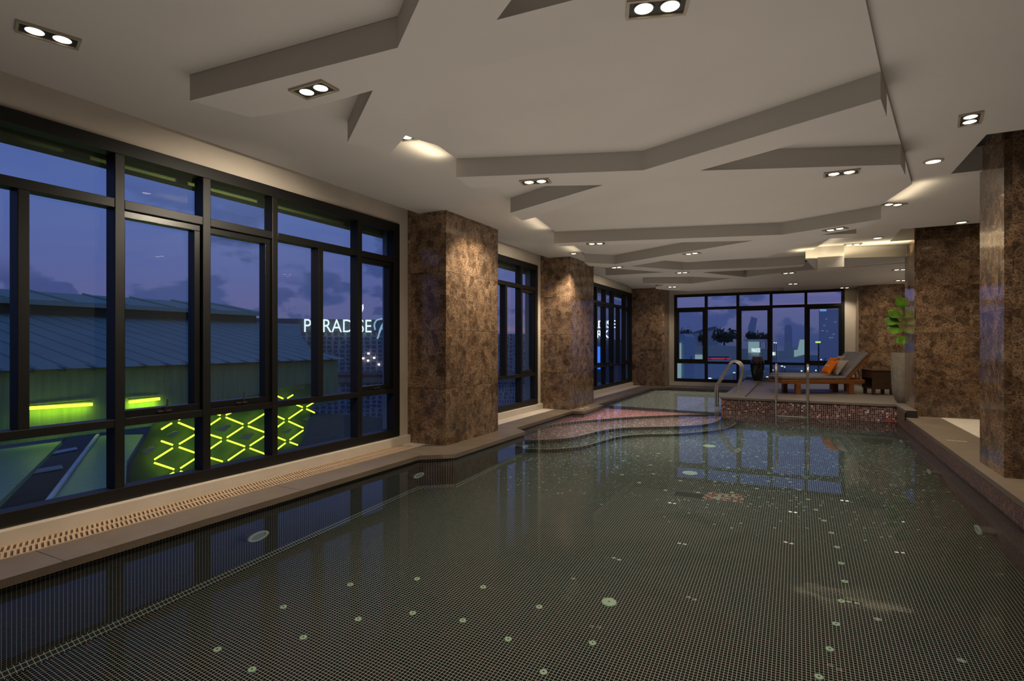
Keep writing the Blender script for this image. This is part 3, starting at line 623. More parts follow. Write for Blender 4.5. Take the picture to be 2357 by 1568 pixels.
# ------------------------------------------------------------------ deck furniture
M['teak'] = wood('teak', (.20,.065,.018), (.34,.13,.04)); M['wenge'] = wood('dark_wood', (.055,.030,.018), (.10,.055,.033))
M['cushion'] = fabric('grey_cushion', (.27,.24,.245)); M['orange'] = fabric('orange_cotton', (.80,.19,.015)); M['beige'] = fabric('beige_cotton', (.44,.36,.31))
M['piping'] = fabric('cushion_piping', (.12,.10,.10)); M['lettering'] = plain('lettering_white', (.8,.72,.62), .7)
def rot_y(a, o): return Matrix.Translation(o) @ Matrix.Rotation(a, 4, 'Y') @ Matrix.Translation(-Vector(o))
def lounger(loc, rz, label):
    t_ = thing('sun_lounger', label, 'sun lounger', loc, rz, 'teak sun loungers on the deck')
    f = MB(); W = .29
    for y in (-W,W-.04): f.box(0,1.62,y,y+.04,.205,.285)
    f.build('side_rail', M['teak'], t_, bevel=.012)
    f = MB().box(0,.05,-W+.04,W-.04,.215,.28); f.box(1.55,1.6,-W+.04,W-.04,.215,.28)
    for k in range(11): f.box(.09+k*.11,.155+k*.11,-W+.04,W-.04,.268,.284)
    f.build('slats', M['teak'], t_)
    for x, y in ((.33,-W+.01),(.33,W-.05),(1.36,-W+.01),(1.36,W-.05)): MB().box(x-.045,x+.045,y-.02,y+.06,0,.21).build('leg', M['teak'], t_, bevel=.008)
    piv = (1.27,0,.285); Mx = rot_y(-R(47), piv)
    f = MB()
    for y in (-W+.005,W-.045): f.box(1.27,1.93,y,y+.04,.255,.30,Mx)
    for k in range(6): f.box(1.31+k*.1,1.37+k*.1,-W+.045,W-.045,.262,.285,Mx)
    bf = f.build('back_frame', M['teak'], t_, bevel=.005)
    e_ = Mx @ Vector((1.60,0,.26))
    for y in (-.22,.22): MB().tube([(e_.x,y,e_.z),(1.58,y,.25)], .013, 8).build('prop', M['teak'], bf)
    MB().box(.01,1.285,-W+.01,W-.01,.29,.355).build('mattress', M['cushion'], t_, bevel=.024)
    MB().box(1.29,1.93,-W+.01,W-.01,.303,.37,Mx).build('back_cushion', M['cushion'], t_, bevel=.026)
    return t_
LA = R(27.4)
def lplace(p): q = Vector((p.x, p.y, 0)) + Matrix.Rotation(LA,3,'Z') @ Vector((0,.29,0)); return (q.x, q.y, ZI)
L1 = lplace(onz(1799, 879, ZI+.245)); lounger(L1, LA, 'near teak sun lounger with grey cushion and raised back on the deck')
q_ = Matrix.Rotation(LA,3,'Z') @ Vector((.34,.68,0)); L2 = (L1[0]+q_.x, L1[1]+q_.y, ZI); lounger(L2, LA, 'rear teak sun lounger mostly hidden behind the near lounger')
def pillow_mesh(s, th, n=14):
    m = MB(); vs = []; fs = []
    for sg in (1,-1):
        for i in range(n+1):
            for j in range(n+1):
                u_ = 2*i/n-1; v_ = 2*j/n-1
                pin = 1-.10*(1-u_*u_)*abs(v_)**3 ; pin2 = 1-.10*(1-v_*v_)*abs(u_)**3
                h_ = th*((1-u_**4)*(1-v_**4))**.55
                vs.append((u_*s*pin2, v_*s*pin, sg*h_))
    N = (n+1)*(n+1)
    for i in range(n):
        for j in range(n):
            a = i*(n+1)+j; fs.append((a,a+n+1,a+n+2,a+1)); b_ = a+N; fs.append((b_,b_+1,b_+n+2,b_+n+1))
    return m.add(vs, fs)
def textmesh(s, size, mat, name, parent=None, ext=.004, shear=0, align='CENTER'):
    cu = bpy.data.curves.new(name, 'FONT'); cu.body = s; cu.size = size; cu.extrude = ext; cu.align_x = align; cu.shear = shear
    tmp = bpy.data.objects.new(name+'_tmp', cu); C.objects.link(tmp); dg = bpy.context.evaluated_depsgraph_get()
    me = bpy.data.meshes.new_from_object(tmp.evaluated_get(dg)); bpy.data.objects.remove(tmp); bpy.data.curves.remove(cu)
    me.name = name; me.materials.clear(); me.materials.append(mat)
    o = bpy.data.objects.new(name, me); C.objects.link(o)
    if parent: o.parent = parent
    return o
def pillow(Lp, lx, ly, lz, tilt, spin, mat, label, s=.2, th=.075, text=False):
    q = Vector(Lp) + Matrix.Rotation(LA,3,'Z') @ Vector((lx,ly,0))
    o = pillow_mesh(s, th).build('pillow', mat, smooth=True); o.location = (q.x,q.y,ZI+lz)
    o.rotation_euler = (Matrix.Rotation(LA,3,'Z') @ Matrix.Rotation(-tilt,3,'Y') @ Matrix.Rotation(spin,3,'Z')).to_euler()
    tag(o, label, 'pillow', 'pillows on the sun loungers')
    if text:
        tx = textmesh('ATON', .06, M['lettering'], 'lettering', o, .002); tx.location = (-.01,0,th+.004); tx.rotation_euler = (0,0,-R(90)-spin)
        
    return o
pillow(L1, 1.20,-.09,.515, R(50), R(2), M['beige'], 'beige pillow leaning on the raised back of the near lounger', .185, .055)
pillow(L1, 1.015,-.13,.515, R(56), R(-3), M['orange'], 'orange pillow with white lettering at the front on the near lounger', .155, .05, True)
pillow(L2, 1.36,0,.60, R(50), R(3), M['beige'], 'beige pillow on the rear lounger, half hidden behind the orange pillows', .165, .05)
pillow(L2, 1.17,-.04,.56, R(56), R(3), M['orange'], 'orange pillow on the rear lounger, behind the front orange pillow', .16, .05, True)
# side tables
def side_table(loc, rz, label, sx=.40, sy=.40, h=.48):
    t_ = thing('side_table', label, 'side table', loc, rz)
    MB().box(-sx/2-.012,sx/2+.012,-sy/2-.012,sy/2+.012,h-.025,h).build('table_top', M['wenge'], t_, bevel=.005)
    m = MB(); m.box(-sx/2,sx/2,sy/2-.02,sy/2,.11,h-.026); m.box(-sx/2,sx/2,-sy/2,-sy/2+.02,.11,h-.026); m.box(sx/2-.02,sx/2,-sy/2+.02,sy/2-.02,.11,h-.026)
    m.box(-sx/2,sx/2-.02,-sy/2+.02,sy/2-.02,.11,.135); m.build('cabinet_body', M['wenge'], t_)
    MB().box(-sx/2-.004,-sx/2+.014,-sy/2+.022,sy/2-.022,h-.16,h-.03).build('drawer', wood('drawer_wood',(.10,.035,.014),(.15,.06,.025)), t_, bevel=.003)
    for x in (-1,1):
        for y in (-1,1): MB().box(x*(sx/2-.04)-.025,x*(sx/2-.04)+.025,y*(sy/2-.04)-.025,y*(sy/2-.04)+.025,0,.11).build('leg', M['wenge'], t_)
    return t_
pt = onz(2022, 908, ZI)
side_table((pt.x,pt.y+.06,ZI), R(20), 'dark brown wooden side table with open shelf between the near lounger and the planter')
# vase
M['glaze'] = None
t = NT('vase_glaze'); sp = t.n('ShaderNodeSeparateXYZ'); t.l(t.coord(), sp.inputs[0])
mp = t.n('ShaderNodeMapping'); t.l(t.coord(), mp.inputs[0]); mp.inputs['Scale'].default_value = (22,22,2.2)
n_ = t.noise(mp.outputs[0], 1.2, 3); h_ = t.math('ADD', sp.outputs[2], t.math('MULTIPLY', t.math('SUBTRACT', n_, .5), .22))
colr = t.ramp(h_, [(0,(.006,.010,.010)),(.47,(.008,.012,.012)),(.53,(.10,.025,.008)),(.60,(.22,.13,.06))]); t.pbsdf(colr, .08, 0, .6, coat=.4); M['glaze'] = t.m
vp = Vector((-.905,15.28,ZD)); t_ = thing('glazed_vase', 'tall dark glazed vase with drip rim on the deck corner before the far window', 'vase', vp)
MB().lathe([(.095,0),(.10,.012),(.125,.10),(.155,.25),(.168,.38),(.165,.48),(.145,.55),(.115,.575),(.118,.60),(.122,.612),(.105,.61),(.10,.57),(.13,.5)], 40).build('vase_body', M['glaze'], t_, smooth=True)
# planter and plant
t = NT('concrete_planter'); co = t.coord(); mp = t.n('ShaderNodeMapping'); t.l(co, mp.inputs[0]); mp.inputs['Scale'].default_value = (9,9,1.6)
t.pbsdf(t.mix(.5, t.ramp(t.noise(mp.outputs[0],2,5,.7),[(.3,(.13,.115,.09)),(.7,(.30,.27,.22))]), t.ramp(t.noise(co,18,4),[(.3,(.14,.125,.10)),(.7,(.28,.25,.2))])), .75, 0, .3); M['concrete'] = t.m
PL = Vector((1.60,10.86,ZI)); PL.z = ZI
t_ = thing('planter', 'tall round concrete planter half hidden by the wide right pier', 'planter', PL)
MB().lathe([(.13,0),(.15,.01),(.19,.07),(.222,.17),(.238,.32),(.242,.52),(.242,.83),(.238,.84),(.222,.84),(.22,.80)], 44).build('pot', M['concrete'], t_, smooth=True)
MB().lathe([(.22,.775),(.15,.79),(.05,.80)], 30).build('soil', plain('soil',(.02,.014,.01),.95,var=.3,scale=40), t_, smooth=True)
t = NT('fig_leaf'); co = t.coord(); t.pbsdf(t.ramp(t.noise(co,9,3),[(.3,(.06,.16,.015)),(.7,(.17,.36,.035))]), .35, 0, .5); M['leaf'] = t.m
M['stem'] = plain('fig_stem', (.12,.08,.04), .8, var=.2, scale=30)
t_ = thing('fig_plant', 'green fiddle leaf fig growing in the concrete planter beside the pier', 'plant', PL+Vector((0,0,.79)))
MB().tube(spline([(0,0,-.02),(-.02,.01,.3),(.01,0,.6),(-.03,-.02,.9)],6), [.014]*7+[.011]*6+[.008]*6, 10).build('stem', M['stem'], t_, smooth=True)
def leaf(base, tip, L_, W_, up):
    base = Vector(base); tip = Vector(tip); ax = (tip-base).normalized(); L_ = (tip-base).length; sd = ax.cross(Vector(up)).normalized(); nn = sd.cross(ax)
    m = MB(); N = 12; vs = []; fs = []
    for i in range(N+1):
        s_ = i/N; wv = W_*(.35*math.sin(math.pi*min(1,s_*1.0))**.7*(1-.5*s_) + .65*math.exp(-((s_-.68)/.24)**2))*(1 if s_ < .97 else .4)
        if i == 0: wv = .004
        for k in (-1,-.5,0,.5,1):
            vs.append(base + ax*(L_*s_) + sd*(wv*k) + nn*(.10*L_*(-s_*s_*.9) + .28*abs(k)*wv*.5 + .015*math.sin(9*s_+2*k)*abs(k)))
    for i in range(N):
        for k in range(4): a = i*5+k; fs.append((a,a+1,a+6,a+5))
    o = m.add(vs, fs).build('leaf', M['leaf'], t_, smooth=True); return o
zp = lambda z: z-.09-ZI-.79
LV = [((-.05,-.02,zp(1.70)),(-.13,-.07,zp(2.03)),.12),((-.03,0,zp(1.63)),(-.29,-.05,zp(1.80)),.10),((-.02,0,zp(1.55)),(-.34,-.03,zp(1.67)),.105),((-.01,0,zp(1.45)),(-.31,-.06,zp(1.52)),.115),((0,0,zp(1.38)),(-.17,-.1,zp(1.27)),.10),((0,0,zp(1.5)),(.2,-.1,zp(1.6)),.08),((0,0,zp(1.6)),(.15,.15,zp(1.85)),.08),((0,0,zp(1.35)),(.05,.22,zp(1.5)),.08),((-.02,0,zp(1.75)),(.12,-.05,zp(2.0)),.085),((0,0,zp(1.28)),(-.1,.2,zp(1.35)),.08),((0,0,zp(1.25)),(.2,.05,zp(1.3)),.08)]
for b_, tp, wd in LV: leaf(b_, tp, 0, wd, (.3,-1,.5))

# ------------------------------------------------------------------ outside, left: hall roof, wall, light tubes, canopies
M['roof'] = None
t = NT('corrugated_roof'); co = t.coord(); sp = t.n('ShaderNodeSeparateXYZ'); t.l(co, sp.inputs[0])
wv = t.math('SINE', t.math('MULTIPLY', sp.outputs[1], 2*math.pi/.55)); rib = t.math('GREATER_THAN', wv, .86)
col_ = t.mix(rib, t.ramp(t.noise(co,.6,4),[(.3,(.21,.32,.25)),(.7,(.27,.40,.30))]), (.14,.21,.17)); t.pbsdf(col_, .55, 0, .3); M['roof'] = t.m
M['vent'] = plain('ridge_dark', (.06,.07,.07), .7); M['ridge'] = plain('ridge_metal', (.34,.46,.33), .6)
M['teal'] = None
t = NT('shed_wall'); co = t.coord(); mp = t.n('ShaderNodeMapping'); t.l(co, mp.inputs[0]); mp.inputs['Scale'].default_value = (8,8,.6)
t.pbsdf(t.ramp(t.noise(mp.outputs[0],1.5,4),[(.3,(.24,.34,.15)),(.7,(.32,.44,.19))]), .6, 0, .3); M['teal'] = t.m
xe, xt = -14.0, -22.0
e0 = onx(-60,852,xe); e1 = onx(797,829,xe); r0 = onx(-60,728,xt); r1 = onx(640,738,xt)
ze, zt = e0.z*.5+e1.z*.5, r0.z*.5+r1.z*.5
t_ = thing('market_hall', 'long low hall with blue corrugated metal roof outside the first left window', 'building', (0,0,0))
yA, yB = -12.0, e1.y
gpe = onx(741,762,-19.5)
MB().quad((xe,yA,ze),(xe,yB,ze),(xe-1.6,yB-.05,ze+1.6*(zt-ze)/8),(-18.5,gpe.y*.5+yB*.5,ze+4.5*(zt-ze)/8),(xt,onx(690,745,xt).y,zt),(xt,yA,zt)).build('roof_sheet', M['roof'], t_)
m = MB(); k = 0
yy = -6.0
while yy < yB-.1: m.tube([(xe-.02,yy,ze-.02),(xe-.35,yy,ze+.02)], .05, 6); yy += .55
m.build('eave_ribs', M['vent'], t_)
MB().box(xe-.5,xe-.3,yA,yB-.1,-.9,ze-.02).build('hall_wall', M['teal'], t_)
yV = onx(590,735,xt).y
MB().box(xt-.2,xt,yA,yV,zt-.1,zt+.5).build('vent_louver', M['vent'], t_)  # shade under the ridge roof is put into this face's dark colour
zr0 = zt+.42; m = MB(); m.quad((xt+.5,yA,zr0),(xt+.5,yV+.2,zr0),(xt-2.6,yV+.2,zr0+.52),(xt-2.6,yA,zr0+.52)); m.box(xt+.45,xt+.52,yA,yV+.2,zr0-.14,zr0+.02); m.build('ridge_roof', M['ridge'], t_)
m = MB(); yy = -4
while yy < yV: m.tube([(xt+.5,yy,zr0+.03),(xt-2.6,yy,zr0+.55)], .035, 5); yy += 1.7
m.build('ridge_seams', M['ridge'], t_)
M['neon'] = emis('green_neon', (.72,1,.03), 4.0); M['neon_soft'] = emis('green_neon_bright', (.66,1,.04), 3.2)
for (a, b_), l in zip([((67,940),(212,931)),((298,926),(367,918))], ['long horizontal yellow green light tube on the hall wall, left','shorter horizontal yellow green light tube on the hall wall, seen in the second window bay']):
    p = onx(*a,xe-.2); q = onx(*b_,xe-.2); c_ = (p+q)/2
    t_ = thing('light_tube', l, 'light tube', c_, 0, 'horizontal green light tubes')
    MB().tube([p-c_,q-c_],.035,10).build('tube', M['neon'], t_); MB().box(-.06,-.02,(p-c_).y,(q-c_).y,.05,.075).build('bracket', M['vent'], t_)
    l_ = area((c_.x+.06,c_.y,c_.z-.1), .1, abs(q.y-p.y), 2, (0,R(50),0), (.6,1,.05))  # added area light spreads the tube's green glow over the wall
# lattice of tubes on a green screen
XN = -9.0
nd = dict(a=(630,460),b=(1197,402),c=(1462,508),d=(1210,673),e=(1482,768),f=(640,753),g=(655,1040),h=(1222,945),i=(345,938),k=(925,582),l=(935,858),m=(1943,450),n=(2157,305),o=(2165,550),p=(1957,698),r=(1722,350),s=(1732,607),t=(1738,865),q=(1930,205))
ed = ['ak','fk','fl','gl','if','ig','kb','kd','ld','lh','bc','cd','cr','cs','de','eh','es','et','rm','sm','sp','tp','mn','mo','op']
st = [('a',(470,556)),('f',(468,694)),('g',(522,1120)),('g',(770,1075)),('a',(690,432)),('b',(1120,374)),('b',(1290,360)),('h',(1150,992)),('h',(1310,972)),('n',(2060,265)),('n',(2260,243)),('n',(2275,360)),('p',(2075,741)),('q',(1838,165)),('q',(2020,150))]
zz = lambda p: onx(280+p[0]/5.124, 880+p[1]/5.124, XN)
scr = [onx(u,v,XN-.12) for u,v in [(300,1180),(300,1075),(352,975),(480,938),(640,893),(735,880),(700,1005),(650,1110),(560,1180)]]
c0 = Vector((XN, 5.5, -1.0))
t_ = thing('light_screen', 'dark screen with glowing yellow green diamond lattice of tubes below the left windows', 'light screen', c0)
M['screen'] = plain('screen_panel', (.04,.10,.055), .55, var=.2, scale=2)
MB().quad(*[p-c0 for p in scr]).build('screen_panel', M['screen'], t_)
def tb(p, q, s0, s1):
    p = zz(p)-c0; q = zz(q)-c0; d = (q-p).normalized(); MB().tube([p+d*s0, q-d*s1], .014, 8).build('light_tube', M['neon'], t_)
for x in ed: tb(nd[x[0]], nd[x[1]], .06, .06)
for x, q in st: tb(nd[x], q, .06, 0)
for (u,v,s_) in [(1190,540,1),(1470,640,1),(595,610,.7),(1945,575,.8),(2170,430,.6),(310,800,.8)]:
    c_ = zz((u,v))-c0; MB().quad(c_+Vector((.02,-.16*s_,0)),c_+Vector((.02,.02,-.07*s_)),c_+Vector((.02,.16*s_,.03)),c_+Vector((.05,0,.08*s_))).build('fin', M['ridge'], t_)
for y_, z_ in ((4.4,-1.4),(6.2,-1.0),(8.2,-.7)): area((XN+.5,y_,z_), .8, 1.6, .22, (0,R(90),0), (.45,1,.05))  # added green area lights strengthen the tubes' glow on the screen
M['canopy'] = plain('canopy_blue', (.32,.46,.24), .45, var=.08); M['asphalt'] = plain('asphalt', (.07,.09,.06), .8, var=.15, scale=2); M['line'] = plain('road_paint', (.75,.78,.74), .7)
ZC = -.98
def flat(name, px, z, th, mat, label, cat):
    P_ = [onz(u,v,z) for u,v in px]; c_ = sum(P_, Vector())/len(P_)
    o = MB().prism([(p.x-c_.x,p.y-c_.y) for p in P_], -th, 0).build(name, mat, loc=(c_.x,c_.y,z)); return tag(o, label, cat)
flat('canopy', [(-80,1236),(0,1155),(150,1008),(-80,1010)], ZC, .08, M['canopy'], 'blue grey canopy at the lower left outside the first window, left of the dark gap', 'canopy')
o = flat('canopy', [(60,1226),(226,1003),(330,1000),(292,1062),(284,1230)], ZC, .08, M['canopy'], 'blue grey canopy with pale edge strip, right of the dark gap outside the window', 'canopy')
pa = onz(60,1226,ZC); pb = onz(226,1003,ZC); cc = Vector(o.location); MB().tube([pa-cc+Vector((0,0,.03)), pb-cc+Vector((0,0,.03))], .035, 6).build('edge_strip', M['line'], o)
tag(MB().box(-300,60,-60,400,-.2,0).build('ground', plain('city_ground',(.3,.3,.26),.9,var=.3,scale=.05), loc=(0,0,-6.5)), kind='structure')
struct(MB().box(-40,-4.6,-14,24,-3.2,-3.0).build('ground', M['asphalt']))
for px, l in (([(62,1084),(142,1070),(146,1078),(66,1092)],'white painted road line in the dark gap, nearer one'),([(105,1042),(176,1029),(179,1034),(109,1048)],'white painted road line in the dark gap, farther one')):
    flat('road_line', px, -2.96, .02, M['line'], l, 'road marking')
# distant building with the sign
FP = EP + FW*36 + RT*(-12); fd = (RT*math.cos(R(18))+FW*math.sin(R(18))).normalized(); fn = fd.cross(UP).normalized()
M['mesh'] = None
t = NT('perforated_facade'); co = t.coord(); v_ = t.n('ShaderNodeTexVoronoi', feature='DISTANCE_TO_EDGE'); mp = t.n('ShaderNodeMapping'); t.l(co, mp.inputs[0]); mp.inputs['Scale'].default_value = (2.2,2.2,2.2); t.l(mp.outputs[0], v_.inputs['Vector']); v_.inputs['Scale'].default_value = 1.6; v_.inputs['Randomness'].default_value = .35
t.pbsdf(t.ramp(v_.outputs['Distance'], [(.08,(.42,.45,.46)),(.14,(.15,.18,.20))]), .6, 0, .3); M['mesh'] = t.m
M['signwhite'] = emis('sign_white', (.75,.93,1), 1.15); M['signblue'] = emis('sign_blue', (.35,.62,.95), .7); M['facade_top'] = plain('facade_top', (.12,.14,.17), .7)
def fpt(u, v, off=0): return onp(u, v, FP, fn) + fn*off
base = fpt(800,870); t_ = thing('sign_building', 'grey mall building with lit PARADISE sign and patterned facade', 'building', (base.x,base.y,base.z))
LB = base
def fq(name, px, mat, off=0): return MB().quad(*[fpt(u,v,off)-LB for u,v in px]).build(name, mat, t_)
fq('facade', [(560,990),(1240,990),(1240,769),(950,769),(950,764),(560,764)], M['mesh'])
fq('parapet', [(560,766),(950,766),(950,737.5),(560,732)], M['facade_top'], .02)
fq('band', [(560,880),(1240,880),(1240,855),(560,857)], plain('band_grey',(.28,.26,.22),.7), .3)
fq('band', [(560,868),(1240,868),(1240,862),(560,862)], plain('band_red',(.2,.07,.07),.7), .33)
ang = math.atan2(fd.y, fd.x)
def sign(txt, u0_, u1_, vb, mat, par, size):
    o = textmesh(txt, size, mat, 'lettering', par, .03, 0, 'LEFT'); w_ = o.dimensions.x if o.dimensions.x else 1
    a = fpt(u0_, vb, .25); b_ = fpt(u1_, vb, .25); xs = [v.co.x for v in o.data.vertices]; W_ = max(xs)-min(xs); k = (b_-a).length/W_
    o.scale = (k, 1, 1); o.location = a-LB; o.rotation_euler = (R(90),0,ang); return o
sg = sign('PARADISE', 698, 852, 764.5, M['signwhite'], t_, 1.22)
pts = [(863,760),(861,748),(866,738),(876,735),(886,734),(896,738),(896,750),(886,758),(878,757)]
MB().tube(spline([fpt(u,v,.25)-LB for u,v in pts],5), .05, 8).build('lettering', M['signblue'], t_)
MB().tube(spline([fpt(u,v,.26)-LB for u,v in [(884,741),(876,756),(870,775),(868,780)]],5), [.07]*8+[.05]*8, 8).build('lettering', M['signblue'], t_)
lf = [(827,724),(833,720),(837,711),(836,700),(830,706),(825,714),(824,722)]
MB().quad(*[fpt(u,v,.2)-LB for u,v in lf]).build('leaf_emblem', M['signwhite'], t_)
for u,v in ((848,814),(836,825),(861,824),(847,830),(872,839)): MB().lathe([(.06,-.06),(.08,0),(.06,.06)],8,fpt(u,v,.1)-LB).build('bulb', emis('bulb',(1,.8,.9),2), t_)
# second lit sign and panel through the third left window
Y3 = 42.0
b3 = ony(1392,790,Y3); t_ = thing('sign_tower', 'dark block with bright blue white lettering seen through the third left window', 'building', (b3.x,b3.y,b3.z))
def yq(name, px, mat, Y, off, par, o0): return MB().quad(*[ony(u,v,Y-off)-o0 for u,v in px]).build(name, mat, par)
yq('facade', [(1366,880),(1470,880),(1470,782),(1366,782)], plain('tower_dark',(.10,.13,.18),.6), Y3, 0, t_, b3)
def sign2(txt, ua, ub, v, h):
    o = textmesh(txt, h, emis('sign_cool',(.7,.9,1),2.2), 'lettering', t_, .05, 0, 'LEFT'); xs = [q.co.x for q in o.data.vertices]; a = ony(ua,v,Y3-.4); b_ = ony(ub,v,Y3-.4)
    o.scale = ((b_.x-a.x)/(max(xs)-min(xs)),1,1); o.location = a-b3; o.rotation_euler = (R(90),0,0)
sign2('PARADISE', 1326, 1415, 756, .85); sign2('PARK', 1346, 1400, 778, .85)
yq('light_panel', [(1366,850),(1382,850),(1382,798),(1366,798)], emis('panel_blue',(.04,.22,1),1.2), Y3, .3, t_, b3)
MB().quad(*[ony(u,v,Y3-.4)-b3 for u,v in [(1388,724),(1392,716),(1393,727),(1390,733)]]).build('leaf_emblem', emis('emblem_orange',(1,.35,.15),1.2), t_)
# ------------------------------------------------------------------ outside, far window: street, trees and towers
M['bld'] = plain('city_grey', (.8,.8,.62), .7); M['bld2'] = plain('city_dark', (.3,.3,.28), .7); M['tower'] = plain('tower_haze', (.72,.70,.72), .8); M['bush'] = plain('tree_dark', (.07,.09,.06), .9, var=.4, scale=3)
M['glow'] = emis('lit_glass', (.55,.85,.95), .35); M['glow2'] = emis('lit_sign', (.75,.95,1), 1.6)
def ybuild(name, Y, px, depth, mat, label, cat, parts=()):
    c_ = ony(*px[0], Y); t_ = thing(name, label, cat, (c_.x,c_.y,c_.z))
    vm = max(v for u,v in px); P_ = [ony(u,v,Y)-c_ for u,v in px]; P_ = [Vector((p.x,p.y,-6.5-c_.z)) if abs(px[i][1]-vm) < 4 else p for i,p in enumerate(P_)]; n = len(P_); D = Vector((0,depth,0))
    m = MB().add(P_+[p+D for p in P_], [tuple(range(n)), tuple(range(n,2*n))[::-1]]+[(i,n+i,n+(i+1)%n,(i+1)%n) for i in range(n)]); m.build('building_body' if cat != 'tower' else 'tower_body', mat, t_)
    for nm, q, mt in parts: MB().quad(*[ony(u,v,Y-.15)-c_ for u,v in q]).build(nm, mt, t_)
    return t_, c_
gz = -5.0
ybuild('barrel_roof_house', 40, [(1540,880),(1576,880),(1576,838),(1578,838),(1578,775),(1572,768),(1563,768),(1556,775),(1540,775)], 4, plain('pale_tile',(.5,.64,.68),.5), 'pale blue building with curved top at the left edge of the far window', 'building', [('doorway',[(1558,872),(1568,872),(1568,790),(1558,790)],M['glow'])])
ybuild('flat_house', 138, [(1576,800),(1597,800),(1597,781),(1584,779),(1584,770),(1576,768)], 5, M['bld'], 'small grey house beside the pale curved building', 'building', [('window',[(1588,796),(1593,796),(1593,786),(1588,786)],M['bld2'])])
ybuild('gabled_house', 152, [(1592,795),(1652,795),(1652,764),(1648,752),(1622,757),(1592,765)], 8, plain('house_pale',(.85,.82,.7),.7), 'pale gabled house behind the trees in the far window', 'building', [('roof',[(1590,768),(1622,756),(1650,751),(1646,758),(1620,764)],M['bld2'])])
ybuild('long_wall', 132, [(1570,872),(1770,872),(1770,803),(1700,803),(1700,797),(1640,795),(1570,797)], 2, plain('wall_pale',(.85,.80,.62),.8), 'long pale roadside wall across the far window', 'wall', [('lit_strip',[(1578,828),(1618,828),(1618,817),(1578,817)],M['glow'])])
ybuild('corner_shop', 125, [(1712,812),(1722,812),(1722,788),(1712,785),(1712,781),(1764,781),(1762,786),(1748,788),(1748,812)], 5, M['bld'], 'small shop with lit columns and white sign behind the vase', 'building', [('lit_columns',[(1722,812),(1748,812),(1748,787),(1722,787)],M['glow'])])
c_ = ony(1740,811,124.2); t_ = thing('shop_sign', 'white glowing sign reading PARADISE on the shop behind the vase', 'sign', (c_.x,c_.y,c_.z))
o = textmesh('PARADISE', 1.2, M['glow2'], 'lettering', t_, .03); xs = [q.co.x for q in o.data.vertices]; k = (ony(1750,811,124.2).x-ony(1730,811,124.2).x)/(max(xs)-min(xs)); o.scale = (k,1,1); o.rotation_euler = (R(90),0,0)
ybuild('glass_building', 178, [(1776,828),(1856,828),(1856,780),(1838,780),(1838,800),(1820,800),(1820,786),(1806,786),(1806,808),(1776,808)], 5, M['bld'], 'low building with glowing glass corner in the far window', 'building', [('lit_glass',[(1828,822),(1852,816),(1852,782),(1841,782),(1836,806),(1828,806)],M['glow']),('lit_sign',[(1778,818),(1784,818),(1784,811),(1778,811)],M['glow2'])])
ybuild('curved_tower', 320, [(1720,785),(1736,785),(1735,765),(1738,740),(1740,732),(1729,729),(1727,738),(1722,752)], 12, M['tower'], 'faint tall curved tower on the skyline left', 'tower')
ybuild('round_top_tower', 300, [(1805,785),(1823,785),(1823,758),(1821,750),(1816,747),(1810,748),(1806,753)], 12, M['tower'], 'faint round topped tower in the middle of the far skyline', 'tower')
ybuild('slab_tower', 260, [(1887,795),(1938,795),(1938,712),(1887,712)], 12, M['tower'], 'wide tall slab tower with a blue sign at the right of the far window', 'tower', [('lit_sign',[(1887,716.5),(1902,716.5),(1902,711.8),(1887,711.8)],emis('tower_sign',(.2,.45,1),.7))]+[('lit_window',[(u,v),(u+w_,v),(u+w_,v-1),(u,v-1)],emis('tower_light',(.5,.65,.9),.35)) for u,v,w_ in ((1890,762,6),(1902,763,4),(1908,778,10),(1916,770,6),(1895,750,5),(1920,742,5),(1900,735,4))])
def tree(u, v, du, dv, Y, label):
    c_ = ony(u, v+dv, Y); t_ = thing('tree', label, 'tree', (c_.x,c_.y,c_.z), 0, 'trees in the far window')
    k = Y/ (sight(u,v).y) ; rx, rz_ = du*k, dv*k*.55
    MB().tube([(0,0,-6.5-c_.z),(0,0,rz_*.6)], rx*.06, 6).build('trunk', M['bush'], t_)
    m = MB(); rnd = random.Random(int(u))
    for q in range(420):
        a = rnd.uniform(0,6.28); s_ = rnd.uniform(-1,1); rr = rnd.random()**.4; lob = .8+.25*math.sin(3*a+u)
        pc = Vector((rx*rr*math.cos(a)*math.sqrt(1-s_*s_)*lob, rx*.6*rr*math.sin(a), rz_*(1.05+.9*s_*rr)*lob))
        sz = rx*.12; d1 = Vector((rnd.uniform(-1,1),rnd.uniform(-1,1),rnd.uniform(-1,1)))*sz; d2 = Vector((rnd.uniform(-1,1),rnd.uniform(-1,1),rnd.uniform(-1,1)))*sz
        m.quad(pc-d1,pc-d2,pc+d1,pc+d2)
    m.build('crown', M['bush'], t_)
tree(1576,755,24,34,150,'dark tree at the far left of the far window, above the pale building')
tree(1667,758,34,32,144,'widest dark tree, in the second bay of the far window')
tree(1616,766,14,24,146,'small dark tree before the gabled house')
tree(1736,764,26,22,146,'dark tree above the shop behind the vase')
tree(1763,768,14,18,148,'small dark tree right of the shop')
